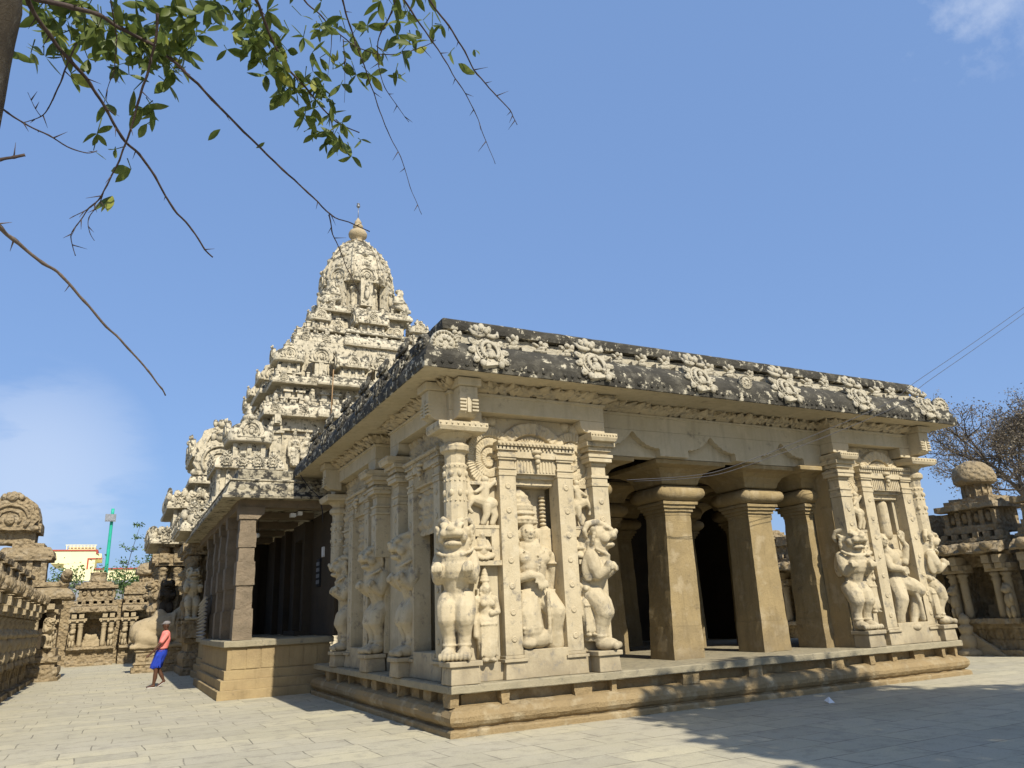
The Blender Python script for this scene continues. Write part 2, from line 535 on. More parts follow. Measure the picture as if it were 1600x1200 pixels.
def fingers(m, c, d, w, L, r, n=4):
    """n fingers from palm c pointing along d, spread along w"""
    c = Vector(c); d = Vector(d).normalized(); w = Vector(w).normalized()
    lens = (.86, 1., .95, .78)
    for k in range(n):
        p = c + w * ((k - (n - 1) / 2) * r * 2.3)
        q = p + d * L * .55 * lens[k] + Vector((0, -r * .8, 0))
        t = q + (d + Vector((0, .5, -.2))).normalized() * L * .45 * lens[k]
        m.chain([p, q, t], [r, r * .92, r * .75], 7)
    m.chain([c - w * r * 4 - d * L * .3, c - w * r * 6 + d * L * .15], [r * 1.1, r * .8], 7)

def guardian_mesh():
    """crowned seated deity in the left niche; base z 0, height 2.66, faces -Y"""
    m = MB()
    # crown
    for (r, z) in ((.20, 2.08), (.205, 2.14), (.19, 2.24), (.17, 2.32), (.175, 2.37), (.15, 2.44), (.12, 2.50), (.125, 2.54), (.09, 2.59), (.05, 2.64)):
        m.ell((-.12 - (z - 2.08) * .12, .0, z), (r * 1.2, r * .85, .058), n=14)
    for k in range(7):
        a = R(200 + k * 23)
        m.ell((-.12 + .19 * math.cos(a), .17 * math.sin(a), 2.13), .025, n=8, m=6)
    face(m, (-.10, -.06, 1.90), .165)
    for s in (-1, 1):                                       # hair behind, ear rings
        m.ell((-.10 + s * .18, .03, 1.82), (.07, .08, .18))
    m.chain([(-.08, 0, 1.78), (-.06, 0, 1.64)], [.10, .11])
    m.chain([(-.06, 0, 1.62), (-.04, 0, 1.36), (-.02, 0, 1.1), (0, 0, .92)], [.21, .25, .20, .22], 14)
    m.ell((-.22, -.02, 1.56), (.15, .13, .12)); m.ell((.16, -.02, 1.56), (.16, .13, .12))
    m.ell((-.17, -.13, 1.46), (.14, .10, .12)); m.ell((.09, -.13, 1.46), (.14, .10, .12))
    for k in range(9):                                      # necklace and sacred thread
        a = R(200 + k * 17.5)
        m.ell((-.06 + .17 * math.cos(a), -.20, 1.62 + .11 * math.sin(a)), .022, n=8, m=6)
        m.ell((-.02 + .02 * math.sin(k), -.255, 1.5 - k * .055), .022, n=8, m=6)
    # left arm hanging behind, right fore arm across the belly with hand down
    m.chain([(-.30, 0, 1.52), (-.36, -.03, 1.28), (-.34, -.12, 1.12)], [.105, .095, .085])
    m.chain([(-.34, -.12, 1.12), (-.18, -.26, 1.18), (-.06, -.30, 1.16)], [.085, .075, .065])
    m.ell((-.03, -.31, 1.12), (.075, .05, .08))
    fingers(m, (-.01, -.33, 1.07), (.05, 0, -1), (1, 0, 0), .15, .02)
    for k in range(3):
        m.ell((-.24 + k * .045, -.21, 1.16), (.02, .085, .09), n=8)
    m.chain([(.28, .02, 1.50), (.35, .04, 1.28), (.36, .08, 1.05)], [.11, .10, .085])
    m.ell((.33, -.02, 1.38), (.12, .11, .03)); m.ell((-.33, -.02, 1.36), (.115, .11, .03))
    m.chain([(.32, .1, 1.6), (.36, .12, 1.85), (.30, .12, 2.0)], [.07, .06, .06])      # raised rear hand
    m.ell((0, -.02, .86), (.30, .20, .14))
    for k in range(11): m.ell((-.27 + k * .054, -.2 + abs(k - 5) * .012, .93), .024, n=8, m=6)
    # thighs: one hanging, one folded under
    m.chain([(-.14, -.06, .80), (-.20, -.16, .56), (-.17, -.18, .30)], [.19, .20, .20])
    m.ell((-.10, -.20, .17), (.26, .16, .17))
    m.ell((-.26, -.30, .09), (.12, .12, .08))
    for k in range(7): m.ell((-.34 + k * .045, -.30 - .03 * math.sin(k * PI / 6), .33), .024, n=7, m=5)
    m.chain([(.14, -.06, .80), (.24, -.2, .58), (.22, -.12, .3), (.24, -.1, .06)], [.19, .16, .15, .15])
    m.box(-.02, .42, -.14, .2, 0, .66, top=(.03, .03))
    for k in range(5): m.chain([(.10 + k * .07, -.17, .6), (.06 + k * .085, -.17, .04)], [.022, .026], 6)
    m.box(-.36, .1, -.08, .2, 0, .3)
    for k in range(6): m.chain([(.08, -.3, .88 - k * .14), (.08, -.3, .79 - k * .14)], [.035, .03], 8)
    m.box(-.32, .36, .02, .30, .0, 2.0)
    return remesh(m, 'niche_deity', M['sculpt'], .0145, 3, .003, 14.)

def dancer_mesh():
    """kneeling dancing deity with raised arm in the right niche; height 3.1"""
    m = MB()
    m.chain([(-.36, .05, 2.2), (-.38, .05, 2.8)], [.12, .07], 12)
    for k in range(6): m.ell((-.365 - .003 * k, .03, 2.28 + k * .1), (.135 - .008 * k, .12, .035))
    face(m, (-.30, -.05, 2.05), .15)
    m.ell((-.12, .1, 2.0), (.08, .07, .14))
    m.chain([(-.2, 0, 1.85), (-.08, 0, 1.65), (0, 0, 1.4), (0, 0, 1.15)], [.13, .22, .2, .2], 14)
    m.chain([(.12, -.05, 1.75), (.22, -.15, 1.58), (.12, -.22, 1.52)], [.12, .10, .09])
    m.chain([(.2, -.18, 1.6), (.26, -.24, 1.9), (.2, -.22, 2.0)], [.1, .07, .06])
    m.ell((.16, -.24, 2.06), (.09, .05, .09)); fingers(m, (.13, -.27, 2.12), (-.1, 0, 1), (1, 0, 0), .17, .022)
    m.chain([(-.25, -.05, 1.65), (-.3, -.15, 1.42), (-.12, -.26, 1.38)], [.1, .09, .08])
    m.ell((-.05, -.28, 1.36), (.09, .06, .07)); fingers(m, (0, -.3, 1.35), (1, 0, -.3), (0, 0, 1), .15, .02)
    m.chain([(.0, -.02, 1.1), (.22, -.2, .98), (.36, -.24, .9)], [.22, .2, .18])
    m.chain([(.36, -.2, .9), (.3, -.16, .6), (.2, -.14, .28), (.12, -.16, .12)], [.15, .12, .09, .08])
    m.ell((.04, -.26, .08), (.16, .09, .08))
    m.chain([(-.1, -.02, 1.08), (-.2, -.2, .72), (-.28, -.15, .38), (-.3, -.1, .1)], [.21, .17, .12, .1])
    m.chain([(.1, -.26, 1.15), (.28, -.3, .62), (.34, -.25, .25)], [.05, .05, .07])
    m.chain([(.1, .1, 2.2), (.08, .1, 2.9)], [.15, .15], 12)
    m.box(-.4, .42, .03, .3, 0, 2.2)
    return remesh(m, 'niche_dancer', M['sculpt'], .016, 3, .003, 14.)

def small_figure_mesh():
    """small standing crowned attendant, 1.45 m, faces -Y"""
    m = MB()
    for k in range(5): m.ell((0, 0, 1.22 + k * .05), (.085 - .015 * k, .08 - .012 * k, .04))
    face(m, (0, -.03, 1.10), .09)
    m.chain([(0, 0, 1.02), (0, 0, .95)], [.055, .06])
    m.chain([(0, 0, .92), (0, 0, .74), (.02, 0, .62)], [.12, .10, .13])
    for s in (-1, 1):
        m.ell((s * .06, -.09, .87), .06); m.ell((s * .15, 0, .93), .065)
    m.chain([(-.16, 0, .92), (-.19, 0, .72), (-.17, -.03, .52), (-.17, -.03, .4)], [.055, .05, .042, .05])
    m.chain([(.16, 0, .92), (.19, -.02, .74), (.04, -.13, .72)], [.055, .048, .042])
    m.chain([(-.05, 0, .6), (-.06, -.02, .3), (-.05, 0, .06)], [.13, .10, .07])
    m.chain([(.08, 0, .6), (.09, -.02, .3), (.07, 0, .06)], [.12, .10, .07])
    m.chain([(0, 0, .6), (0, -.02, .12)], [.12, .13], 12)
    for k in range(6):
        m.chain([(-.10 + k * .04, -.10, .56), (-.125 + k * .05, -.12, .10)], [.014, .018], 6)
    for k in range(7): m.ell((-.12 + k * .04, -.12 - .01 * math.sin(k), .56), .02, n=6, m=5)
    for s in (-1, 1): m.ell((s * .07, -.08, .03), (.05, .1, .035))
    m.box(-.12, .12, .0, .12, .02, 1.1)
    return remesh(m, 'attendant', M['sculpt'], .014, 1, .002, 16.)

def rider_mesh():
    """little rearing horse with its rider, 0.75 m"""
    m = MB()
    m.chain([(-.12, 0, .42), (.12, 0, .34)], [.1, .12])
    m.chain([(-.14, 0, .46), (-.2, -.02, .62)], [.08, .06]); m.ell((-.24, -.03, .66), (.09, .05, .05))
    m.chain([(.14, 0, .3), (.18, -.03, .14), (.14, -.02, .0)], [.08, .05, .04])
    m.chain([(.06, -.05, .3), (.05, -.06, .14), (.0, -.05, .0)], [.07, .05, .04])
    m.chain([(-.14, -.06, .4), (-.22, -.08, .26), (-.16, -.08, .18)], [.05, .04, .03])
    m.chain([(.03, -.02, .45), (.05, -.02, .66)], [.08, .07]); m.ell((.05, -.03, .76), .06)
    m.chain([(.0, -.06, .6), (-.1, -.1, .52)], [.035, .03]); m.chain([(.1, -.05, .62), (.18, -.07, .72)], [.035, .03])
    return remesh(m, 'rider', M['sculpt'], .014, 1)

def dwarf_mesh():
    """seated dwarf, 0.5 m"""
    m = MB()
    face(m, (0, -.03, .42), .07)
    m.ell((0, 0, .48), (.085, .08, .05))
    m.chain([(0, 0, .32), (0, 0, .16)], [.09, .13])
    for s in (-1, 1):
        m.chain([(s * .1, 0, .32), (s * .15, -.03, .2), (s * .05, -.12, .2)], [.04, .035, .03])
        m.chain([(s * .06, -.03, .1), (s * .15, -.1, .08), (s * .03, -.13, .04)], [.07, .05, .04])
    return remesh(m, 'dwarf', M['sculpt'], .013, 1)

def kudu_mesh(mat, name='kudu_arch'):
    """horseshoe gable ornament with flame leaves and a monster mask; centre at origin, faces -Y, about .9 high"""
    m = MB()
    # back plate follows the eave curve: outline
    out = []
    for k in range(25):
        a = R(-60 + k * 300 / 24)
        r = .30 + .03 * math.cos(a * 9)
        out.append((r * math.cos(a) * 1.05, -.06 + r * math.sin(a)))
    m.prism([(x, z) for x, z in out], 'y', -.05, .12)
    pts = [(.17 * math.cos(R(a)), -.11, -.06 + .17 * math.sin(R(a))) for a in range(-60, 241, 20)]
    m.tube(pts, .035, 6)
    pts = [(.25 * math.cos(R(a)), -.07, -.06 + .24 * math.sin(R(a))) for a in range(-50, 231, 20)]
    m.tube(pts, .022, 6)
    for k in range(18):
        a = R(-50 + k * 280 / 17)
        m.ell((.215 * math.cos(a), -.09, -.06 + .21 * math.sin(a)), .016, n=6, m=5)
    m.ell((0, -.08, -.10), (.09, .07, .10), n=8, m=6); m.ell((0, -.11, .02), .05, n=8, m=6)
    m.chain([(-.08, -.1, -.13), (.09, -.1, -.17)], [.035, .03], 6)
    for s in (-1, 1):
        for k, (a, L) in enumerate(((-30, .15), (2, .16), (33, .17), (62, .15))):
            aa = R(a)
            c = (s * (.34 * math.cos(aa)), -.04, -.05 + .34 * math.sin(aa))
            m.ell(c, (L * .62, .05, .062), (0, -s * aa if s > 0 else aa, 0), n=8, m=6)
            m.ell((c[0] * 1.06, -.075, c[2] * 1.06), (L * .3, .03, .03), (0, -s * aa if s > 0 else aa, 0), n=7, m=5)
        m.tube([(s * .02, -.1, .26), (s * .14, -.13, .22), (s * .25, -.10, .27), (s * .30, -.07, .38)], [.03, .045, .045, .02], 7)
        m.ell((s * .075, -.12, .36), .05, n=8, m=6)
        m.ell((s * .13, -.05, .42), (.06, .06, .085), (0, s * .5, 0), n=8, m=6)
    m.ell((0, -.06, .36), (.15, .09, .10), n=10); m.ell((0, -.15, .30), (.05, .06, .05), n=8, m=6)
    m.ell((0, -.03, .47), (.07, .06, .085), n=8, m=6)
    m.ell((-.19, -.06, -.30), .065, n=8, m=6); m.ell((.19, -.06, -.30), .065, n=8, m=6)
    me = m.mesh(name, mat)
    for v in me.vertices:
        v.co += noise.noise_vector(v.co * 12) * .007
        v.co.z *= 1.18
    return me

LION = lion_mesh(); DEITY = guardian_mesh(); DANCER = dancer_mesh(); ATTEND = small_figure_mesh(); RIDER = rider_mesh(); DWARF = dwarf_mesh()
KUDU = kudu_mesh(M['ornament']); KUDU_T = kudu_mesh(M['tower'])

def garland(U, Z, seed=0.):
    """torana relief: arch, makaras and scrolled feather tails; U in +-1.2, Z 0..1.25"""
    H = np.zeros(U.shape)
    def band(r, a, b, h, soft=.03): return h * smoothstep(a - soft, a, r) * (1 - smoothstep(b, b + soft, r))
    r = np.hypot(U, Z - .42); th = np.arctan2(Z - .42, U)
    up = smoothstep(.42, .5, Z)
    H = np.maximum(H, band(r, .50, .70, .10) * up * (1 + .12 * np.cos(th * 34)))
    H = np.maximum(H, band(r, .36, .44, .07) * up * (1 + .25 * np.cos(th * 50)))
    for s in (-1, 1):
        # makara head biting the arch
        e = np.hypot((U - s * .50) / .22, (Z - .66) / .15)
        H = np.maximum(H, .13 * np.sqrt(np.clip(1 - e, 0, 1)))
        e = np.hypot((U - s * .33) / .16, (Z - .52) / .07)
        H = np.maximum(H, .10 * np.sqrt(np.clip(1 - e, 0, 1)))
        e = np.hypot((U - s * .55) / .035, (Z - .72) / .03)
        H = H + .05 * np.clip(1 - e, 0, 1)
        # big curling tail
        cx, cz = s * .80, .42
        rr = np.hypot(U - cx, (Z - cz) * .78); tt = np.arctan2((Z - cz), (U - cx) * s)
        spiral = (rr - .018 * tt) 
        for (a, b, h, f) in ((.30, .42, .085, 26), (.17, .27, .075, 20), (.06, .13, .06, 10)):
            H = np.maximum(H, band(spiral, a, b, h, .02) * (1 + .16 * np.cos(tt * f * 2)))
        e = np.hypot((U - s * .95) / .2, (Z + .02 - .1) / .28)
        H = np.maximum(H, .07 * np.sqrt(np.clip(1 - e, 0, 1)) * (1 + .3 * np.cos(rr * 90)))
        e = np.hypot((U - s * .93) / .14, (Z - 1.08) / .14)
        H = np.maximum(H, .11 * np.sqrt(np.clip(1 - e, 0, 1)))
        e = np.hypot((U - s * .72) / .10, (Z - 1.12) / .10)
        H = np.maximum(H, .09 * np.sqrt(np.clip(1 - e, 0, 1)))
    # little seated figure below the arch
    for (cx, cz, ax, az, h) in ((0, .52, .15, .08, .12), (0, .63, .10, .12, .14), (0, .76, .065, .07, .13), (-.12, .66, .04, .10, .1), (.12, .66, .04, .10, .1), (0, .84, .04, .06, .09)):
        e = np.hypot((U - cx) / ax, (Z - cz) / az)
        H = np.maximum(H, h * np.sqrt(np.clip(1 - e, 0, 1)))
    for cx in (-.24, .24):
        e = np.hypot((U - cx) / .05, (Z - .62) / .05)
        H = np.maximum(H, .04 * np.sqrt(np.clip(1 - e, 0, 1)))
    return H + .012 * vnoise(U, Z, 9, seed) + .006 * vnoise(U, Z, 24, seed + 3)

def ganas(U, Z, seed=0., sp=.28):
    """rows of small dancing figures for shaded relief panels"""
    H = .05 * np.abs(vnoise(U, Z, 7, seed)) + .03 * np.abs(vnoise(U, Z, 15, seed + 4))
    rnd = random.Random(int(seed * 10) + 5)
    u0, u1, z0, z1 = U.min(), U.max(), Z.min(), Z.max()
    z = z0 + .2
    while z < z1:
        u = u0 + .12 + rnd.random() * .1
        while u < u1 - .05:
            for (dx, dz, ax, az, h) in ((0, 0, .08, .12, .11), (rnd.uniform(-.03, .03), .15, .05, .055, .12),
                                        (-.09, rnd.uniform(-.05, .12), .035, .09, .08), (.09, rnd.uniform(-.05, .12), .035, .09, .08),
                                        (-.05, -.16, .04, .1, .08), (.05, -.16, .04, .1, .08)):
                e = np.hypot((U - u - dx) / ax, (Z - z - dz) / az)
                H = np.maximum(H, h * np.sqrt(np.clip(1 - e, 0, 1)))
            u += sp + rnd.uniform(-.03, .03)
        z += .42
    return H
# ------------------------------------------------------------------ the pillared hall
hall = thing('pillared_hall', (6.25, 4.7, 0), 'cream plastered stone hall with lion columns, carved niches and a black lichen cornice', 'temple hall')
ROOFZ = 6.62
mb = MB()
mb.rect(0, 12.5, 0, 9.4, [(0, 0), (.0, .07), (-.02, .095), (-.10, .10), (-.10, .125)], seg=.08, amp=.012, fq=7, cap0=False)
mb.build('base_step', M['sand'], hall)
mb = MB()
mb.rect(0, 12.5, 0, 9.4, [(-.12, .11), (-.05, .15), (-.005, .21), (-.0, .28), (-.05, .36), (-.15, .405), (-.24, .42)], seg=.07, amp=.014, fq=6, cap0=False)
mb.build('base_moulding', M['sand'], hall)
mb = MB()
mb.rect(0, 12.5, 0, 9.4, [(-.30, .40), (-.30, .59)], seg=.3, amp=.02, cap0=False, cap1=False)
rnd = random.Random(3)
def stub(mb, u, side):
    w = rnd.choice((.10, .14, .2, .34)); d = rnd.uniform(.07, .2)
    if side == 'f': mb.box(u, u + w, d, .4, .40, .593)
    elif side == 'l': mb.box(d, .4, u, u + w, .40, .593)
    else: mb.box(12.1, 12.5 - d, u, u + w, .40, .593)
for u in (.06, .92, 2.28, 3.02, 4.5, 4.72, 6.1, 8.3, 9.4, 10.2, 10.9, 11.75, 12.2): stub(mb, u, 'f')
for u in (.6, 1.25, 1.9, 2.6, 3.3, 4.2, 4.9, 5.1, 6.3, 7.0, 7.8): stub(mb, u, 'l'); stub(mb, u, 'r')
mb.build('base_recess', M['sand'], hall, rough=(.08, .022, 6))
mb = MB()
mb.rect(0, 12.5, 0, 9.4, [(-.062, .598), (-.05, .61), (-.052, .705), (-.075, .722), (-.5, .725)], seg=.13, amp=.009, fq=6)
mb.build('floor_slab', M['slab'], hall)

# plan outline used by wall heads, friezes
def plan(o=0.):
    a, b = .15, 12.35
    return [(a, .15), (3.3, .15), (3.3, .5), (9.45, .5), (9.45, .15), (b, .15), (b, 3.4), (b - .4, 3.4), (b - .4, 4.45), (b, 4.45), (b, 8.4),
            (b - .5, 8.4), (b - .5, 9.35), (a + .5, 9.35), (a + .5, 8.4), (a, 8.4), (a, 4.45), (a + .4, 4.45), (a + .4, 3.4), (a, 3.4)]
mb = MB()
mb.poly(plan(), [(0, 5.121), (0, 5.40), (.035, 5.405), (.035, 5.45), (-.02, 5.455), (-.02, 5.66)], seg=.5)
mb.build('beam', M['plaster'], hall, bevel=.008)
mb = MB()
mb.poly(plan(), [(.02 + .17 * math.sin(k / 9 * 2.2), 5.455 + k * .0195) for k in range(10)], seg=.035, amp=.12, fq=8., cap0=False, cap1=False, smooth=True, ridged=True)
mb.build('dwarf_frieze', M['carved'], hall)
# cornice
mb = MB()
cor = [(-.5, 5.64), (.30, 5.615), (.545, 5.60), (.56, 5.61), (.565, 5.70), (.57, 5.79), (.525, 5.80), (.52, 5.86), (.485, 5.96), (.42, 6.06), (.33, 6.15), (.20, 6.215), (.06, 6.24)]
mb.rect(0, 12.5, 0, 9.4, cor[:3], seg=.6, amp=.004, cap0=False, cap1=False)
mb.build('cornice_soffit', M['plaster'], hall)
mb = MB()
mb.rect(0, 12.5, 0, 9.4, cor[2:], seg=.09, amp=.007, fq=5, cap0=False, cap1=True, smooth=False)
for i in range(92):                                         # worn bosses along the lip
    x = -.4 + i * .145
    if rnd.random() < .8: mb.ell((x, -.565, 5.70 + rnd.uniform(-.01, .02)), (rnd.uniform(.03, .05), .028, rnd.uniform(.03, .045)), n=7, m=5)
for i in range(66):
    y = -.4 + i * .15
    if rnd.random() < .5:
        mb.ell((-.562, y, 5.70), (.018, rnd.uniform(.03, .05), .04), n=7, m=5)
mb.build('cornice', M['black'], hall)
mb = MB()
mb.rect(0, 12.5, 0, 9.4, [(-.06, 6.22), (-.08, 6.50)], seg=.3, amp=.01, cap0=False, cap1=True)
for i in range(26):
    x = .05 + i * .49 + rnd.uniform(-.08, .08)
    mb.box(x, x + rnd.uniform(.18, .34), -.09, .1, 6.22, 6.22 + rnd.uniform(.09, .15))
for i in range(19):
    y = .05 + i * .49 + rnd.uniform(-.08, .08)
    mb.box(-.09, .1, y, y + rnd.uniform(.18, .34), 6.22, 6.22 + rnd.uniform(.09, .15))
mb.build('parapet', M['ornament'], hall, rough=(.1, .018, 7))
mb = MB()
mb.rect(0, 12.5, 0, 9.4, [(-.12, 6.52), (.02, 6.525), (.035, 6.60), (.03, 6.69), (-.02, 6.73)], seg=.1, amp=.009, fq=4, cap0=True, cap1=True)
mb.build('roof_edge', M['black'], hall)
# lumpy leaf ornaments on the parapet
def leafy(seed):
    m = MB(); r_ = random.Random(seed)
    m.ell((0, -.03, .03), (.17, .10, .05)); m.ell((.04, -.03, .11), (.13, .09, .045), (0, -.2, 0))
    m.ell((.12, -.04, .19), (.07, .06, .06), (0, -.7, 0)); m.ell((-.09, -.03, .17), (.08, .06, .035), (0, .5, 0))
    m.ell((.02, -.04, .22), (.05, .05, .05))
    for k in range(5): m.ell((r_.uniform(-.14, .14), -.09, r_.uniform(.02, .16)), (.045, .03, .03), n=7, m=5)
    me = m.mesh('leaf_ornament', M['ornament'])
    for v in me.vertices: v.co += noise.noise_vector(v.co * 11 + Vector((seed, 0, 0))) * .016
    return me
LF = [leafy(1), leafy(2)]
KX = [.62, 2.76, 5.22, 7.55, 9.8, 12.1]
KY = [.95, 2.15, 3.4, 4.9, 6.45, 8.0]
for i in range(22):
    x = .15 + i * .565
    if min(abs(x - k) for k in KX) < .3: continue
    put('parapet_ornament', LF[i % 2], hall, (x, -.08, 6.235), 0, (.85 + .15 * math.sin(i * 5.1), .8, .9 + .12 * (i % 3)))
for k in KX: put('kudu_arch', KUDU, hall, (k, -.44, 6.03), 0, (.94 + .05 * math.sin(k * 7), .8, .98))
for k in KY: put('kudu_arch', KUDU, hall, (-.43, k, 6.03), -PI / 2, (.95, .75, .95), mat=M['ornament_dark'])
def tf_tilt(o, a): o.rotation_euler = (a, 0, o.rotation_euler[2]); return o
for o in [o for o in hall.children if o.name.startswith('kudu_arch')]: tf_tilt(o, R(-25) if abs(o.rotation_euler[2]) < .1 else R(-12))
# corner rosettes, side scroll
m_ = MB()
m_.lathe((0, 0, 0), [(.27, -.06), (.27, .02), (.24, .05), (.19, .03), (.17, .06), (.11, .07), (.08, .05), (.0, .08)], 24)
for k in range(22):
    a = 2 * PI * k / 22
    m_.ell((.23 * math.cos(a), .23 * math.sin(a), .045), .03, n=7, m=5)
for k in range(7):
    a = 2 * PI * k / 7
    m_.ell((.10 * math.cos(a), .10 * math.sin(a), .07), (.045, .045, .03), n=7, m=5)
m_.tf(lambda p: Vector((p.x, -p.z, p.y)))
ROS = m_.mesh('corner_rosette', M['ornament'])
for v in ROS.vertices: v.co += noise.noise_vector(v.co * 9) * .01
put('corner_rosette', ROS, hall, (-.16, -.42, 6.06), R(0), .92)
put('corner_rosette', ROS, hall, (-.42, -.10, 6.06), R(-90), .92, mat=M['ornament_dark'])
put('corner_rosette', ROS, hall, (12.80, -.40, 6.06), R(0), .92)
put('corner_rosette', ROS, hall, (12.93, -.12, 6.06), R(75), .92)
put('corner_rosette', ROS, hall, (6.4, -.5, 6.03), 0, .6)

# ---- piers.  T maps (u along wall, d depth from face, z)
def Tf(p): return Vector((p[0], p[1], p[2]))
def Tl(p): return Vector((p[1], p[0], p[2]))
def Tr(p): return Vector((12.5 - p[1], p[0], p[2]))
def pbuild(mb, T, name, mat, parent=hall, **kw):
    mb.tf(T); return mb.build(name, mat, parent, **kw)

def pilaster(T, u0, u1, d0, d1, ztop=4.56, zbase=.727, cap=True, studs=True, foot=True):
    mb = MB(); w = u1 - u0; c = (u0 + u1) / 2
    if foot:
        mb.box(u0 - .04, u1 + .04, d0 - .05, d1, zbase, zbase + .26, top=(.03, .03))
        mb.box(u0 - .055, u1 + .055, d0 - .065, d1, zbase + .262, zbase + .31)
        mb.box(u0 - .02, u1 + .02, d0 - .02, d1, zbase + .312, zbase + .36)
        z0 = zbase + .362
    else: z0 = zbase
    mb.box(u0, u1, d0, d1, z0, ztop - .52)
    if cap:
        for k, (e, za, zb) in enumerate(((.014, -.518, -.46), (.002, -.458, -.41), (.02, -.408, -.37), (-.012, -.368, -.24), (.02, -.238, -.20), (.04, -.198, -.14), (.01, -.138, -.075), (.05, -.073, .0))):
            mb.box(u0 - e, u1 + e, d0 - e, d1, ztop + za, ztop + zb)
    if studs:
        z = z0 + .25
        while z < ztop - .6:
            mb.lathe((0, 0, 0), [(.055, 0), (.055, .012), (.035, .022), (.02, .014), (.0, .02)], 10)
            n = 52
            k0 = len(mb.v) - 50
            mb.tf(lambda p: Vector((c + p.x, d0 - p.z, z + p.y)), k0)
            z += .42
    return pbuild(mb, T, 'pilaster', M['sculpt'], bevel=.008)

def carved_column(T, u, d, ztop=4.87, round_=True):
    """corner column above a lion, banded shaft, bell, wide abacus with beaded edge"""
    mb = MB()
    if round_:
        mb.box(u - .15, u + .15, d + .22, d + .36, 1.07, 3.2)
        prof = [(.20, 2.95), (.20, 3.52), (.215, 3.54), (.215, 3.60), (.20, 3.62), (.20, 3.86), (.215, 3.88), (.215, 3.93), (.195, 3.96), (.195, 4.10), (.22, 4.13), (.22, 4.17),
                (.175, 4.20), (.18, 4.34), (.20, 4.38), (.25, 4.41), (.26, 4.49), (.22, 4.54), (.18, 4.56), (.21, 4.62), (.31, 4.70)]
        mb.lathe((u, d + .16, 0), [(r_ * (.93 if r_ > .205 and z_ < 4.3 else 1), z_) for r_, z_ in prof], 12, R(15), smooth=False)
        for zz in (3.57, 3.905, 4.15):
            for k in range(16): mb.ell((u + .20 * math.cos(k * PI / 8), d + .16 + .20 * math.sin(k * PI / 8), zz), .018, n=6, m=5)
        for zz in (3.70, 4.02):
            for k in range(8): mb.ell((u + .19 * math.cos(k * PI / 4), d + .16 + .19 * math.sin(k * PI / 4), zz), (.045, .045, .06), n=7, m=5)
    else:
        mb.box(u - .17, u + .17, d, d + .34, 3.0, 3.9); mb.box(u - .15, u + .15, d + .22, d + .34, 1.07, 2.999)
        for (e, za, zb) in ((.02, 3.902, 3.96), (0, 3.962, 4.05), (.02, 4.052, 4.10), (-.02, 4.102, 4.28), (.0, 4.282, 4.34), (.08, 4.342, 4.42), (.10, 4.422, 4.48), (.03, 4.482, 4.54), (.08, 4.542, 4.62), (.14, 4.622, 4.70)):
            mb.box(u - .17 - e, u + .17 + e, d - e, d + .34, za, zb)
        for z in (3.3, 3.62):
            mb.lathe((0, 0, 0), [(.055, 0), (.055, .012), (.035, .022), (.02, .014), (.0, .02)], 10)
            mb.tf(lambda p: Vector((u + p.x, d - p.z, z + p.y)), len(mb.v) - 50)
    w = .42 if round_ else .26
    mb.box(u - w, u + w, d - .24, d + .34, 4.702, 4.76, top=(-.03, -.03))
    mb.box(u - w - .03, u + w + .03, d - .27, d + .34, 4.762, ztop - .02)
    for k in range(9):
        mb.ell((u - w + k * w / 4, d - .275, 4.81), .02, n=6, m=5)
    return pbuild(mb, T, 'column', M['sculpt'], bevel=.007)

def lion_stand(T, u, d, w=.46):
    mb = MB()
    mb.box(u - w / 2, u + w / 2, d, d + .42, .727, .985, top=(.015, .015))
    mb.box(u - w / 2 - .03, u + w / 2 + .03, d - .03, d + .42, .987, 1.065)
    return pbuild(mb, T, 'pedestal', M['sculpt'], bevel=.012)

def corbel(T, u, d, zt=5.62):
    """projecting bracket block with ribbed curved underside, under the cornice corner"""
    mb = MB()
    w = .165
    prof = [(d + .38, 4.93), (d + .10, 4.95), (d + .02, 5.0), (d - .02, 5.08), (d - .03, 5.2), (d - .03, 5.46), (d + .38, 5.46)]
    m2 = MB(); m2.prism(prof, 'x', u - w, u + w); mb.merge(m2)
    mb.box(u - w - .05, u + w + .05, d - .09, d + .38, 5.463, 5.60)
    for k in range(4):
        for s in (-1, 1):
            x0, x1 = sorted((u + s * .05, u + s * (w + .006)))
            mb.box(x0, x1, d - .032 - .022, d + .05, 5.02 + k * .06, 5.045 + k * .06 + .01)
    mb.box(u - .035, u + .035, d - .05, d + .05, 5.0, 5.30)
    return pbuild(mb, T, 'corner_bracket', M['plaster'], bevel=.008)

def pier_beam(T, u0, u1, d=.15):
    """lower edge of the wall head with down-curving arms at both ends"""
    mb = MB()
    def arm(a, s):
        pts = [(a, 5.118), (a, 4.895), (a + s * .36, 4.895)]
        for k in range(1, 7):
            t = k / 6 * PI / 2
            pts.append((a + s * (.36 + .17 * math.sin(t)), 4.895 + .17 * (1 - math.cos(t))))
        pts += [(a + s * .53, 5.118)]
        if s > 0: pts = pts[::-1]
        m2 = MB(); m2.prism(pts, 'y', d + .003, d + .6); pbuild(m2, T, 'beam_arm', M['plaster'], bevel=.006)
    arm(u0, 1); arm(u1, -1)

